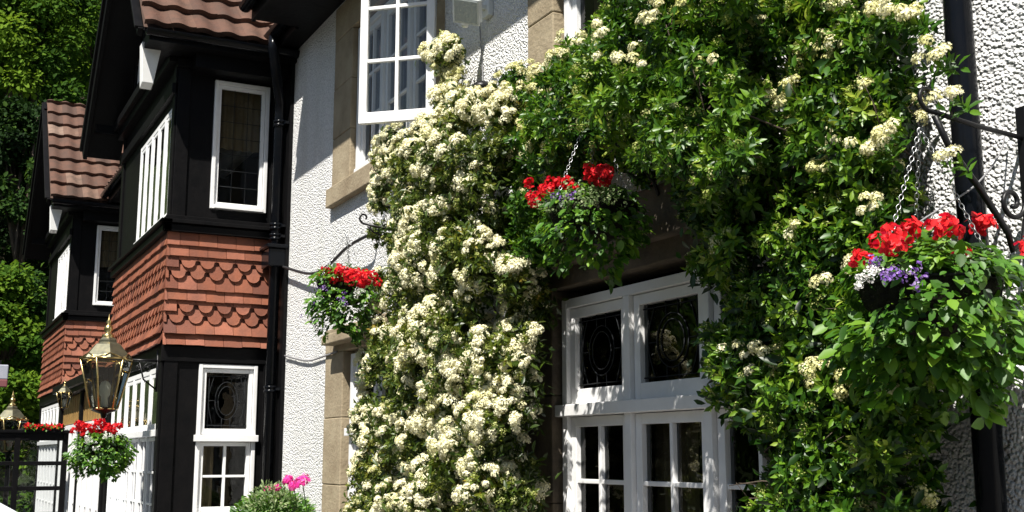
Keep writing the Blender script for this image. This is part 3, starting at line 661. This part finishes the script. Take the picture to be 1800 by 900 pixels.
# pale and red board sign in the trees at the left edge
t = thing('pub_sign', 'weathered pale board with a red lower panel on a post at the left edge', 'sign', (-26, -1.45, 0))
q = at_x(2, 672, -26)
mb = MB(); mb.box(-26.02, -25.98, q[1]-.30, q[1]+.12, q[2]+.06, q[2]+.36); mb.build('board', M['sign'], t, bevel=.02)
mb = MB(); mb.box(-26.02, -25.97, q[1]-.30, q[1]+.12, q[2]-.10, q[2]+.06); mb.build('lower_board', M['signred'], t, bevel=.02)
mb = MB(); mb.box(-26.12, -26.02, q[1]-.13, q[1]-.02, 0, q[2]+.45); mb.build('post', M['iron'], t)

# ================================================================== CLIMBERS
W2 = lambda px, py, Y: at_y(px, py, Y)
def poly_world(poly, Y): return [(p[0], p[2]) for p in (at_y(x, y, Y) for x, y in poly)]
def sample_px(poly, n):
    xs = [p[0] for p in poly]; ys = [p[1] for p in poly]; o = []
    while len(o) < n:
        x = RNG.uniform(min(xs), max(xs), n*3); y = RNG.uniform(min(ys), max(ys), n*3); k = inpoly(x, y, poly); o += list(zip(x[k], y[k]))
    return np.array(o[:n])
def lobes_from(poly, n, hmax, soft, rr, seedless=None):
    """lobe centres (world) and radii inside an outline, thick in the middle and thin at its rim"""
    Q = sample_px(poly, n); d = polydist(Q[:, 0], Q[:, 1], poly); e = np.clip(d/soft, 0, 1); h = hmax*np.sqrt(np.clip(1-(1-e)**2, .02, 1))*RNG.uniform(.55, 1.0, n)
    C = np.array([at_y(x, y, -max(.05, hh*.8)) for (x, y), hh in zip(Q, h)]); R = RNG.uniform(rr[0], rr[1], n)*(.55+.45*e)
    return C, R, Q
def on_lobes(C, R, per, up=.25, out=.75):
    k = len(C); idx = np.repeat(np.arange(k), per); d = RNG.normal(size=(len(idx), 3)); d = unit(d)
    d = unit(d + np.array([.10, -out, up])); return C[idx] + d*R[idx][:, None]*RNG.uniform(.8, 1.12, len(idx))[:, None], d, idx
def twigs(parent, C, m, base, n, r=.006, name='stem'):
    mb = MB()
    for i in RNG.choice(len(C), n, replace=False):
        c = C[i]; b = min(base, key=lambda q: abs(q[0]-c[0])*1.0+abs(q[1]-c[2])*.8 if q[1] < c[2]+.3 else 99); p0 = np.array([b[0], -.03, b[1]])
        mid = (p0+c)/2 + np.array([random.uniform(-.15, .15), 0, random.uniform(-.1, .15)]); mid[1] = -.05+random.uniform(-.05, 0)
        m2 = (mid+c)/2+RNG.normal(0, .03, 3); m2[1] = min(m2[1], -.02)
        mb.tube([p0, (p0+mid)/2+RNG.normal(0, .03, 3)*[1, .2, 1], mid, m2, c], [r*1.6, r*1.3, r, r*.7, r*.4], 5, tint=.5)
    return mb
def climber(t, poly, nl, hmax, soft, rr, shoot, leaf, leafmat, bloom, budp, fill, bases, ntw, tint0=.45, hsize=(.026, .04), per=40, fs=.011, clear=()):
    C, R, Q = lobes_from(poly, nl, hmax, soft, rr)
    if clear:
        keep = np.ones(len(C), bool)
        for (pl, pr_) in clear: keep &= ~(inpoly(Q[:, 0], Q[:, 1], pl) & (RNG.random(len(C)) < pr_))
        C, R, Q = C[keep], R[keep], Q[keep]
    lt = RNG.normal(tint0, .12, len(C))
    P, D, idx = on_lobes(C, R, shoot)
    kind = RNG.random(len(P)); pb = bloom(Q[idx, 0], Q[idx, 1]) if callable(bloom) else bloom
    isb = kind < .29*pb*np.clip(.55+.8*D[:, 2]+.3, .2, 1.4); isbud = (~isb) & (kind > 1-budp)
    lf = ~isb | (RNG.random(len(P)) < .35)
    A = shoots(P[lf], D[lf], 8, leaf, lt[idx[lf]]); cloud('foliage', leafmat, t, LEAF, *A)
    # inner leaves filling the plant, its inner shade put into their darker tint
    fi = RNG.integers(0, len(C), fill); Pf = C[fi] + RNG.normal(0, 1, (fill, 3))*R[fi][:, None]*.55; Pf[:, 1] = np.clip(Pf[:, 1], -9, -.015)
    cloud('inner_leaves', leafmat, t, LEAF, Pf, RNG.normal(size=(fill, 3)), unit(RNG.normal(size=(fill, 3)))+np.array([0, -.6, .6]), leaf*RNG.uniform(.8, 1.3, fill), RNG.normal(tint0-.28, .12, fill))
    if isb.any():
        g = 8; Pb = np.repeat(P[isb], g, 0); Db = np.repeat(D[isb], g, 0); k = len(Pb)
        jit = RNG.normal(0, 1, (k, 3)); jit -= Db*(jit*Db).sum(1, keepdims=True); jit *= np.repeat(RNG.uniform(.016, .034, isb.sum()), g)[:, None]
        rr2 = (jit**2).sum(1, keepdims=True); Db0 = Db; Pb = Pb + jit + Db*(.04-rr2/.07) + np.array([0, 0, -.3])*rr2/.05*.1; Db = unit(Db + jit*14)
        H = heads(Pb, unit(Db+np.array([.05, -.25, .55])), RNG.uniform(*hsize, k), per, fs, np.clip(RNG.normal(.60, .10, k) + np.repeat(np.repeat(RNG.normal(0, .14, 1), 1), k) + np.repeat(RNG.normal(0, .15, isb.sum()), g), .12, .95)); cloud('cream_blossom', M['cream'], t, FLORET, *H)
    if isbud.any():
        k = isbud.sum(); H = heads(P[isbud]+D[isbud]*.01, unit(D[isbud]+np.array([0, -.1, .3])), RNG.uniform(.014, .024, k), 20, fs*.75, RNG.normal(.5, .2, k)); cloud('flower_buds', M['bud'], t, FLORET, *H)
    mb = twigs(t, C, None, bases, ntw); mb.build('stems', M['bark'], t)
    return C, R, Q

COLUMN = [(768, 72), (800, 75), (822, 165), (905, 158), (945, 170), (930, 240), (905, 300), (925, 380), (945, 470), (958, 520), (945, 620), (950, 700), (940, 790), (950, 850), (925, 960),
          (625, 960), (622, 880), (638, 790), (632, 700), (648, 620), (662, 540), (652, 470), (655, 400), (662, 330), (672, 280), (680, 235), (712, 205), (760, 190), (775, 150)]
t = thing('flowering_climber', 'creamy flowering climber hanging in a thick column between the two ground floor windows', 'climbing plant', (-6.3, 0, 0))
def bl_col(x, y):
    b = .62 + .22*np.clip((y-450)/250, 0, 1); b = np.where((y > 230) & (y < 450), .40, b); b = np.where((x > 860) & (y < 480), .18, b)
    b = np.where(y < 235, .75, b); b = np.where((x < 720) & (y > 480), .5, b); return b*np.clip(1+.75*np.sin(x*.047+1.3*np.sin(y*.021))*np.sin(y*.038+.7), .15, 1.8)
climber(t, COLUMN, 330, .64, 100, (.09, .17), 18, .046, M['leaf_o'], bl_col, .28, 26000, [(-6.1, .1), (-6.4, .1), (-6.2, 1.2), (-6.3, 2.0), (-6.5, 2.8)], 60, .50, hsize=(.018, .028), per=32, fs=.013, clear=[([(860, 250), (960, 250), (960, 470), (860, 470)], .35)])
PL = np.array([at_y(785+12*math.sin(i)+i*1.6, 78+i*7.5, -.16) for i in range(14)]); P, D, idx = on_lobes(PL, np.full(14, .072), 20)
H = heads(P, unit(D+np.array([0, -.2, .5])), RNG.uniform(.018, .026, len(P)), 36, .0125, RNG.normal(.58, .15, len(P))); cloud('cream_plume', M['cream'], t, FLORET, *H)
A = shoots(P[::4], D[::4], 7, .045, np.full(len(P[::4]), .55)); cloud('plume_leaves', M['leaf_o'], t, LEAF, *A)
mb = MB(); mb.tube([(-6.15, -.05, 0), (-6.2, -.07, .6), (-6.12, -.06, 1.3), (-6.28, -.08, 2.1), (-6.35, -.08, 2.9)], [.05, .045, .04, .03, .02], 8); mb.build('trunk', M['bark'], t)

GREEN = [(925, 130), (965, 92), (1010, 60), (1060, 35), (1085, -60), (1600, -60), (1605, 60), (1560, 110), (1600, 160), (1600, 210), (1580, 290), (1600, 350), (1620, 470), (1660, 620), (1650, 760), (1650, 960),
         (1290, 960), (1330, 905), (1300, 890), (1370, 865), (1372, 800), (1340, 750), (1290, 715), (1222, 680), (1262, 640), (1232, 600), (1300, 560), (1290, 500), (1222, 480), (1250, 420), (1215, 400), (1200, 345), (1150, 330),
         (1110, 300), (1040, 290), (960, 350), (945, 420), (985, 470), (930, 440), (905, 330), (915, 230), (920, 170)]
t = thing('evergreen_climber', 'glossy green climber with scattered white flower heads covering the wall around the large window', 'climbing plant', (-3.1, 0, 0))
SPOTS = [(1580, 20, 6), (1630, 85, 4), (1575, 222, 3), (1545, 240, 2), (1500, 262, 4), (1450, 290, 4), (1455, 242, 2), (1395, 395, 1), (1552, 357, 3), (1010, 68, 3), (1045, 50, 3), (1135, 30, 3), (1325, 610, 2), (1282, 618, 2), (1530, 150, 2), (1655, 160, 2),
         (1660, 262, 1), (1455, 60, 1), (1070, 95, 2), (990, 90, 2), (1110, 100, 2), (1320, 635, 1), (1540, 15, 3), (1605, 30, 3), (985, 220, 2), (960, 260, 2), (1440, 495, 1), (1560, 680, 1), (1180, 10, 2), (1245, 100, 1), (1330, 180, 1), (1375, 180, 1)]
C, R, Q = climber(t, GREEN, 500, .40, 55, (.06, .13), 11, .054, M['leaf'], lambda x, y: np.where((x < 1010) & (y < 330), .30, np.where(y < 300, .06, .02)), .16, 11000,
        [(-3.0, .1), (-3.05, 1.0), (-3.1, 1.8), (-3.3, 2.5), (-4.0, 2.75), (-5.0, 2.9)], 150, .58, hsize=(.018, .027), per=40, fs=.010,
        clear=[([(1060, 300), (1230, 300), (1230, 420), (1060, 420)], .5), ([(1390, 330), (1460, 330), (1460, 560), (1330, 560)], .15), ([(1500, 640), (1700, 640), (1700, 900), (1480, 900)], .55), ([(1280, 100), (1420, 100), (1420, 260), (1180, 260)], .35), ([(1570, 90), (1680, 90), (1680, 380), (1600, 330)], .45)])
hp = []
for x, y, n in SPOTS:
    for _ in range(n+1): hp.append(at_y(x+random.gauss(0, 15), y+random.gauss(0, 9), -(random.uniform(.66, .80) if 1000 < x < 1330 and y < 440 else random.uniform(.34, .42))))
hp = np.array(hp); k = len(hp); H = heads(hp, unit(np.array([.1, -.6, .7])+RNG.normal(0, .2, (k, 3))), RNG.uniform(.019, .028, k), 55, .0115, np.clip(RNG.normal(.72, .12, k), .3, 1)); cloud('white_flower_heads', M['cream'], t, FLORET, *H)
A = shoots(hp+np.array([0, .03, -.03]), unit(np.array([0, -.7, .5])+RNG.normal(0, .3, (k, 3))), 8, .05, np.full(k, .5)); cloud('flower_leaves', M['leaf'], t, LEAF, *A)
mb = MB()
for (x0, dx, r) in ((-3.02, .05, .035), (-2.95, -.1, .025), (-3.12, -.2, .022)):
    mb.tube([(x0, -.05, 0), (x0+dx*.3, -.07, .7), (x0-.03, -.06, 1.3), (x0+dx, -.07, 1.9), (x0+dx*1.5, -.08, 2.6), (x0+dx*2-.1, -.08, 3.4)], [r*1.3, r*1.2, r, r*.9, r*.7, r*.5], 8)
mb.build('trunk', M['bark'], t)

MERGE = [(850, 165), (930, 120), (985, 140), (1010, 300), (975, 400), (965, 490), (900, 470), (885, 300)]
C, R, Q = lobes_from(MERGE, 60, .42, 40, (.06, .12)); P, D, idx = on_lobes(C, R, 12)
A = shoots(P, D, 9, .050, RNG.normal(.5, .13, len(C))[idx]); cloud('side_foliage', M['leaf'], t, LEAF, *A)
bi = (RNG.random(len(P)) < .10) & (Q[idx][:, 1] < 290); Pb = np.repeat(P[bi], 3, 0) + RNG.normal(0, .022, (3*bi.sum(), 3)); Db = np.repeat(D[bi], 3, 0)
H = heads(Pb+Db*.02, unit(Db+np.array([0, -.2, .5])), RNG.uniform(.018, .028, len(Pb)), 38, .012, RNG.normal(.6, .15, len(Pb))); cloud('side_blossom', M['cream'], t, FLORET, *H)
OVER = [(925, 160), (985, 105), (1075, 45), (1095, -90), (1330, -90), (1340, 250), (1330, 400), (1290, 440), (1250, 380), (1200, 310), (1120, 290), (1040, 250), (1000, 270), (940, 300)]  # climber thickened forward here, lobes added to shade the window and basket
C, R, Q = lobes_from(OVER, 105, .85, 30, (.07, .13)); P, D, idx = on_lobes(C, R, 12)
A = shoots(P, D, 9, .052, RNG.normal(.56, .14, len(C))[idx]); cloud('overhanging_foliage', M['leaf'], t, LEAF, *A)
bi = RNG.random(len(P)) < .16; H = heads(P[bi]+D[bi]*.012, unit(D[bi]+np.array([0, -.2, .4])), RNG.uniform(.016, .026, bi.sum()), 24, .009, RNG.normal(.5, .2, bi.sum())); cloud('overhanging_buds', M['bud'], t, FLORET, *H)

mb = MB()
for i in range(90):
    x, y = random.uniform(1130, 1600), random.uniform(40, 880); yy0 = -(.60 if y < 440 and x < 1330 else .26)*random.uniform(.75, 1.0)
    if x < 1330 and y > 330: continue
    p = at_y(x, y, yy0); d = np.array([random.uniform(-1, 1), random.uniform(-.3, .2), random.uniform(-.2, .9)]); d /= np.linalg.norm(d); L = random.uniform(.10, .28)
    q = p+d*L; mb.tube([p-d*L*.4+np.array([0, .10, 0]), p, (p+q)/2+RNG.normal(0, .012, 3), q], [.0045, .0035, .0028, .0015], 5)
    for _ in range(2): m_ = p+d*L*random.uniform(.3, .8); mb.tube([m_, m_+RNG.normal(0, .045, 3)+d*.03], [.0022, .001], 4)
tw = mb.build('bare_twigs', M['bark'], t)

# ================================================================== HANGING BASKETS
def chain_mesh(mb, a, b, link=.022, r=.0022):
    a, b = np.array(a, float), np.array(b, float); L = np.linalg.norm(b-a); n = int(L/(link*.78)); d = (b-a)/L
    s1 = unit(np.cross(d, (.3, .5, .1))); s2 = np.cross(d, s1)
    for i in range(n):
        c = a+(b-a)*(i+.5)/n; s = s1 if i % 2 else s2
        mb.tube([c + d*(link*.5*math.cos(q*PI/4)) + s*(link*.30*math.sin(q*PI/4)) for q in range(9)], r, 4, caps=False)
def basket(label, hook, rimz, R, grp, reds, leafn, leafsz, trail, extra=(), leaftm=OVAL, matl='leaf_b', redsz=.03, chainr=.0022, mass=(1, 1, 1), off=(0, 0), chainlink=.022):
    hx, hy, hz = hook; t = thing('hanging_basket', label, 'hanging basket', (hx, hy, rimz-R*.8), grp)
    mb = MB(); mb.lathe((hx, hy, rimz), [(R, .0), (R*.99, -.02), (R*.92, -R*.3), (R*.7, -R*.58), (R*.4, -R*.75), (0.001, -R*.8)], 24); mb.lathe((hx, hy, rimz-.01), [(0.001, .0), (R*.98, .0)], 24); mb.build('basket', M['moss'], t)
    mb = MB(); mb.tube([(hx+R*math.cos(a*PI/12), hy+R*math.sin(a*PI/12), rimz) for a in range(25)], .005, 6); mb.build('rim', M['iron'], t)
    for k in range(3):
        a = .5+k*2*PI/3; mb = MB(); chain_mesh(mb, (hx, hy, hz), (hx+R*.97*math.cos(a), hy+R*.97*math.sin(a), rimz), link=chainlink, r=chainr); mb.build('chain', M['chain'], t)
    # foliage: a dome above the rim and a trailing skirt below it
    n1 = int(leafn*.35); d = unit(RNG.normal(size=(n1, 3))); d[:, 2] = np.abs(d[:, 2]); rr = R*RNG.uniform(.75, 1.12, n1)
    P1 = np.array([hx, hy, rimz]) + d*rr[:, None]*np.array([1.05*mass[0], 1.05*mass[1], .55*mass[2]])
    n2 = leafn-n1; a = RNG.uniform(0, 2*PI, n2); f = .10+.90*RNG.random(n2)**.9; lobe = 1+.18*np.sin(a*3+1.3)+.10*np.sin(a*7)
    depth = trail*f*lobe; rad = R*(1.08+.28*np.sin(np.clip(f*2.6, 0, PI)))*RNG.uniform(.72, 1.1, n2)*(1-.42*f**2)
    P2 = np.stack([hx+off[0]*f+rad*np.cos(a)*mass[0], hy+off[1]*f+rad*np.sin(a)*mass[1], rimz+.02-depth], 1)
    gap = (np.abs(a-(2*PI-1.65)) < .55) & (f < .32); rad = np.where(gap, rad*.8, rad); depth = np.where(gap, depth+.32*trail, depth)
    P2[:, 2] = rimz+.02-depth
    P = np.concatenate([P1, P2]); O = unit(np.concatenate([d, np.stack([np.cos(a), np.sin(a), -.1-.5*f], 1)]) + RNG.normal(0, .45, (leafn, 3)))
    Ld = unit(O*np.array([1, 1, .4]) + np.array([0, 0, -.55]) + RNG.normal(0, .5, (leafn, 3))); Nn = unit(O + np.array([.2, -.3, .9]))
    cloud('foliage', M[matl], t, leaftm, P, Ld, Nn, leafsz*np.where(RNG.random(leafn) < .7, RNG.uniform(.4, .8, leafn), RNG.uniform(.9, 1.6, leafn)), np.clip(RNG.normal(.56, .24, leafn), 0, 1))
    for (nm, m_, pts, size, per, pr_) in [('red_blossom', 'pink_d', reds, redsz, 26, 1.0)] + list(extra):
        pp = np.array(pts, float); k = len(pp); dd = unit(pp-np.array([hx, hy, rimz-R*.4]) + RNG.normal(0, .15, (k, 3)))
        aP, aL, aN, aS, aT = [], [], [], [], []
        u1 = unit(np.cross(dd, RNG.normal(size=(k, 3)))); u2 = np.cross(dd, u1)
        for j in range(per):
            c = 1-1.2*(j+.5)/per; s = math.sqrt(max(0, 1-c*c)); ph = j*2.4+RNG.normal(0, .2, k); e = dd*c+(u1*np.cos(ph)[:, None]+u2*np.sin(ph)[:, None])*s
            aP.append(pp+e*size*.75*pr_); aN.append(unit(e+RNG.normal(0, .3, (k, 3)))); aL.append(np.cross(e, RNG.normal(size=(k, 3)))); aS.append(size*.85*RNG.uniform(.8, 1.2, k)); aT.append(np.clip(RNG.normal(.6, .2, k), 0, 1))
        cloud(nm, M[m_], t, PETAL, np.concatenate(aP), np.concatenate(aL), np.concatenate(aN), np.concatenate(aS), np.concatenate(aT))
    return t
def around(px, Y=None, X=None): return [at_y(x, y, Y+random.uniform(-.05, .05)) if X is None else at_x(x, y, X+random.uniform(-.05, .05)) for x, y in px]
def scat(cx, cy, sx, sy, n): return [(cx+random.gauss(0, sx), cy+random.gauss(0, sy)) for _ in range(n)]
GB = 'hanging baskets of red and white flowers'
# the big near basket
basket('large full basket with red petunias and broad leaves hanging at the right edge', (-2.42, -.40, 2.56), 2.09, .20, GB,
       around([(1546, 424), (1566, 412), (1590, 420), (1602, 402), (1572, 432), (1640, 403), (1662, 395), (1674, 405), (1714, 394), (1736, 396), (1513, 456), (1690, 448), (1798, 436)], X=-2.30),
       3300, .042, .33,
       [('white_blossom', 'whitep', around(scat(1515, 492, 11, 10, 12)+scat(1545, 475, 10, 6, 5)+[(1697, 450), (1600, 475)], X=-2.25), .011, 10, 1.2),
        ('purple_blossom', 'purple', around(scat(1578, 480, 16, 5, 10)+scat(1538, 462, 6, 5, 4)+scat(1610, 487, 12, 6, 5), X=-2.24), .013, 10, 1.1)], redsz=.030, mass=(1.08, 1.08, 1.05), off=(0, 0), chainr=.0014, chainlink=.021)
# the middle basket under the climber
basket('shaded basket with a few red geraniums hanging above the large window', (-4.27, -.42, 3.14), 2.67, .195, GB,
       around(scat(950, 350, 9, 12, 9)+scat(965, 335, 8, 8, 5)+scat(993, 322, 6, 6, 4)+scat(1000, 330, 6, 5, 3)+scat(1045, 305, 9, 6, 6)+scat(1065, 300, 8, 6, 6)+scat(1062, 318, 5, 4, 2), Y=-.52), 1900, .036, .27,
       [('purple_blossom', 'purple', around(scat(975, 347, 12, 7, 8)+scat(1010, 345, 12, 6, 5), Y=-.60), .012, 10, 1.1),
        ('silver_leaves', 'leaf_s', around(scat(985, 360, 22, 8, 60)+scat(1040, 345, 26, 9, 50), Y=-.58), .016, 6, 1.2)], redsz=.026, mass=(1.0, .95, .9), chainr=.0016)
# the left basket
basket('round basket of red geraniums hanging in the sun on the white wall', (-7.75, -.36, 3.15), 2.80, .20, GB,
       around(scat(578, 490, 9, 6, 8)+scat(600, 486, 12, 6, 12)+scat(630, 486, 12, 6, 12)+scat(650, 492, 7, 5, 7), Y=-.46), 1700, .045, .36,
       [('white_blossom', 'whitep', around(scat(632, 514, 4, 4, 6), Y=-.62), .014, 10, 1.1), ('purple_blossom', 'purple', around(scat(566, 505, 4, 6, 6)+scat(605, 525, 8, 4, 6)+[(553, 533), (530, 556)], Y=-.56), .014, 8, 1.1)], redsz=.03)
# the basket under the lantern
basket('basket of red and white flowers hanging beneath the large brass lantern', (-10.9, -1.50, 1.93), 1.70, .20, GB,
       around(scat(140, 752, 9, 6, 9)+scat(165, 750, 12, 6, 12)+scat(190, 752, 10, 6, 9)+scat(205, 757, 4, 4, 4), X=-10.8), 2800, .040, .27,
       [('white_blossom', 'whitep', around(scat(150, 773, 5, 4, 8)+scat(187, 765, 4, 4, 5)+scat(170, 793, 3, 3, 3), X=-10.63), .018, 10, 1.1)], redsz=.030, mass=(1.05, 1.05, 1))
# planter with pink geraniums against the wall
t = thing('planter', 'planter of pink geraniums and trailing greenery at the foot of the white wall', 'planter', (-9.15, -.42, .12))
mb = MB(); mb.lathe((-9.15, -.42, .12), [(.15, 0), (.17, .03), (.14, .08), (.15, .6), (.22, .72), (.30, .95), (.31, 1.0), (.28, 1.0), (.0, .97)], 24); mb.build('urn', M['stone2'], t)
n = 3000; d = unit(RNG.normal(size=(n, 3))); d[:, 2] = np.where(d[:, 2] < -.2, -d[:, 2], d[:, 2]); P = np.array([-9.15, -.42, 1.08])+d*np.array([.40, .30, .22])*RNG.uniform(.55, 1.1, n)[:, None]
cloud('foliage', M['leaf_b'], t, LEAF, P, unit(d+RNG.normal(0, .5, (n, 3))), unit(d+np.array([.2, -.4, .8])), .05*RNG.uniform(.6, 1.3, n), RNG.normal(.6, .2, n))
n = 900; d = unit(RNG.normal(size=(n, 3))); d[:, 2] = np.abs(d[:, 2]); P = np.array([-8.95, -.5, 1.18])+d*np.array([.22, .2, .20])*RNG.uniform(.5, 1.1, n)[:, None]
cloud('silver_leaves', M['leaf_s'], t, LEAF, P, unit(d+RNG.normal(0, .5, (n, 3))), unit(d+np.array([.2, -.4, .8])), .035*RNG.uniform(.6, 1.3, n), RNG.normal(.6, .2, n))
heads_px = [(531, 845, .060), (506, 843, .040), (516, 853, .040), (470, 861, .036), (486, 857, .028)]
for (x, y, r) in heads_px:
    c = at_y(x, y, -.45); H = heads(np.array([c]), np.array([unit(np.array([.2, -.5, .8]))]), np.array([r]), 60, .034, np.array([.55])); cloud('pink_flower_head', M['magenta'], t, FLORET, *H)
for (x, y, r) in heads_px: c = at_y(x, y, -.45); mb = MB(); mb.tube([c, (c[0]-.02, c[1]+.05, c[2]-.22)], .004, 5); mb.build('flower_stalk', M['leaf_b'], t)
# flower trough on top of the glazed screen
t = thing('flower_trough', 'narrow trough of red flowers on top of the black glazed screen', 'flower trough', (-17.0, -1.4, 1.94))
mb = MB(); mb.box(-17.07, -16.93, -1.68, -1.16, 1.945, 1.97); mb.build('trough', M['iron'], t)
n = 500; P = np.stack([RNG.uniform(-17.08, -16.9, n), RNG.uniform(-1.66, -1.18, n), RNG.uniform(1.96, 2.0, n)], 1); cloud('red_blossom', M['pink_d'], t, PETAL, P, RNG.normal(size=(n, 3)), RNG.normal(0, .4, (n, 3))+np.array([.3, -.2, 1]), .04*RNG.uniform(.7, 1.2, n), RNG.normal(.6, .2, n))
n = 300; P = np.stack([RNG.uniform(-17.1, -16.9, n), RNG.uniform(-1.66, -1.18, n), RNG.uniform(1.95, 1.99, n)], 1); cloud('foliage', M['leaf_b'], t, OVAL, P, RNG.normal(size=(n, 3)), RNG.normal(0, .4, (n, 3))+np.array([.3, -.2, 1]), .05*RNG.uniform(.7, 1.2, n), RNG.normal(.6, .2, n))

# ================================================================== TREES
def tree(name, label, cat, base, h, cr, nclump, per, leafs, m, grp, low=.25, tint=.55):
    t = thing(name, label, cat, base, grp); base = np.array(base, float); mb = MB(); top = base+np.array([0, 0, h*.9]); r0 = h*.022
    P = [base+np.array([random.gauss(0, .02*h)*(i > 0), random.gauss(0, .02*h)*(i > 0), h*.9*i/5]) for i in range(6)]
    mb.tube(P, [r0, r0*.85, r0*.7, r0*.5, r0*.3, r0*.12], 9); cl = []
    for i in range(nclump):
        f = low+(1-low)*random.random()**.8; a = random.uniform(0, 2*PI); rr = cr*math.sin(min(1, (1-f)*1.6+.12)*PI/2)*random.uniform(.35, 1.0)
        c = base+np.array([rr*math.cos(a), rr*math.sin(a), h*f]); cl.append(c)
        if i < 40: p0 = P[min(5, int(f*4))]; mb.tube([p0, (p0+c)/2+np.array([0, 0, .03*h]), c], [r0*.3, r0*.2, r0*.08], 5)
    mb.build('trunk', M['bark'], t)
    cl = np.array(cl); idx = np.repeat(np.arange(nclump), per); d = unit(RNG.normal(size=(len(idx), 3))); cs = RNG.uniform(.07, .24, nclump)*cr+.15
    Pp = cl[idx]+d*cs[idx][:, None]*(RNG.random(len(idx))**.5)[:, None]*np.array([1, 1, .75])
    lt = RNG.normal(tint, .20, nclump)
    cloud('crown', m, t, SPRAY, Pp, unit(d+RNG.normal(0, .6, (len(idx), 3))), unit(d+np.array([.2, -.2, .8])), leafs*RNG.uniform(.6, 1.3, len(idx)), lt[idx]+RNG.normal(0, .12, len(idx)))
    return t
GT = 'trees on the wooded hillside'
def yy(px, X): return at_x(px, 300, X)[1]
tree('broadleaf_tree', 'tall sunlit bright green tree rising at the top left corner behind the far bay', 'tree', (-40, yy(20, -40), 2), 17, 3.6, 170, 330, .17, M['leaf_t'], GT, .3, .62)
tree('broadleaf_tree', 'tall green tree directly behind the near gable above the brown tiled roof', 'tree', (-46, yy(150, -46), 6), 18, 4.2, 170, 300, .19, M['leaf_t'], GT, .25, .6)
tree('evergreen_tree', 'dark evergreen tree left of the brown tiled roof in deep shade', 'tree', (-33, yy(40, -33), .5), 10.5, 2.0, 120, 240, .14, M['leaf_d'], GT, .1, .5)
tree('ivy_clad_tree', 'low bushy ivy covered tree at the left edge beneath the dark evergreen', 'tree', (-28, yy(28, -28)-.1, 0), 5.6, 1.5, 80, 330, .12, M['leaf_t'], GT, .08, .6)
tree('evergreen_tree', 'dark tall tree farther up the slope behind the bright green trees', 'tree', (-58, yy(60, -58), 13), 19, 5.5, 140, 120, .36, M['leaf_d'], GT, .15, .6)
tree('broadleaf_tree', 'farthest pale green tree up the slope to the right of the sunlit trees', 'tree', (-60, yy(190, -60), 14), 20, 5, 120, 120, .36, M['leaf_t'], GT, .15, .5)
tree('evergreen_tree', 'dark tree high on the slope at the extreme left edge of the wood', 'tree', (-56, yy(-60, -56), 12), 20, 5, 120, 120, .36, M['leaf_d'], GT, .15, .6)
# unseen wooded bank added across the street, to darken reflections in the windows
n = 16000; xs = RNG.uniform(-70, 25, n); P = np.stack([xs, -17+RNG.normal(0, 1.4, n)-2*np.sin(xs*.4), RNG.random(n)**.8*(6.5+1.5*np.sin(xs*.55))], 1)
o = cloud('reflection_hedge', M['leaf_t'], None, SPRAY, P, RNG.normal(size=(n, 3)), RNG.normal(0, .5, (n, 3))+np.array([0, .5, .8]), .55*RNG.uniform(.6, 1.3, n), RNG.normal(.5, .2, n)); tag(o, 'added unseen bank of trees across the street, for the window reflections', 'hedge'); o['kind'] = 'stuff'

# ================================================================== CAR (only its bonnet corner enters the frame)
t = thing('parked_car', 'white car parked nose to the pub at the lower left corner', 'car', (-13.0, -4.0, 0))
def car(cx, y0, t):
    # nose at y0 pointing to +y; length 4.1, width 1.7; side profile in (y, z)
    prof = [(0, .35), (-.02, .62), (-.12, .74), (-.55, .86), (-1.05, .95), (-1.75, 1.36), (-2.3, 1.44), (-3.0, 1.42), (-3.75, 1.05), (-4.0, .95), (-4.08, .5), (-4.0, .3)]
    K = 9; v = []; n = len(prof)
    for i in range(K):
        s = -1+2*i/(K-1)
        for (y, z) in prof:
            rnd = 1-.10*abs(s)**3; tum = 1-.20*max(0, (z-.95)/.5)
            v.append((cx+s*.85*tum, y0+y+(.10*abs(s)**3 if y > -1 else -.08*abs(s)**3)*-1, .3+(z-.3)*(1-.035*abs(s)**4)))
    f = [(i*n+j, i*n+j+1, (i+1)*n+j+1, (i+1)*n+j) for i in range(K-1) for j in range(n-1)]
    f.append(tuple(range(n))); f.append(tuple((K-1)*n+j for j in range(n-1, -1, -1)))
    mb = MB(); mb.add(v, f, .5, False); o = mb.build('body', M['carpaint'], t, bevel=.03)
    mb = MB(); mb.add([(cx-.66, y0-1.12, 1.0), (cx+.66, y0-1.12, 1.0), (cx+.56, y0-1.72, 1.365), (cx-.56, y0-1.72, 1.365)], [(0, 1, 2, 3)]); mb.build('windscreen', M['carglass'], t)
    for s in (-1, 1):
        mb = MB(); mb.add([(cx+s*.853, y0-1.35, .98), (cx+s*.853, y0-3.6, .98), (cx+s*.74, y0-3.1, 1.36), (cx+s*.74, y0-1.85, 1.34)], [(0, 1, 2, 3)]); mb.build('side_window', M['carglass'], t)
        mb = MB(); mb.lathe((cx+s*.62, y0-.03, .66), [(0.001, .07), (.09, .05), (.10, -.03), (0.001, -.06)], 12); mb.build('headlight', M['lamp_face'], t)
        for yw in (-.75, -3.25):
            mb = MB(); mb.tube([(cx+s*.70, y0+yw, .31), (cx+s*.87, y0+yw, .31)], .31, 24); w = mb.build('wheel', M['rubber'], t)
            mb = MB(); mb.tube([(cx+s*.865, y0+yw, .31), (cx+s*.88, y0+yw, .31)], .2, 18); mb.build('rim', M['chain'], w)
car(-13.0, -.88, t)
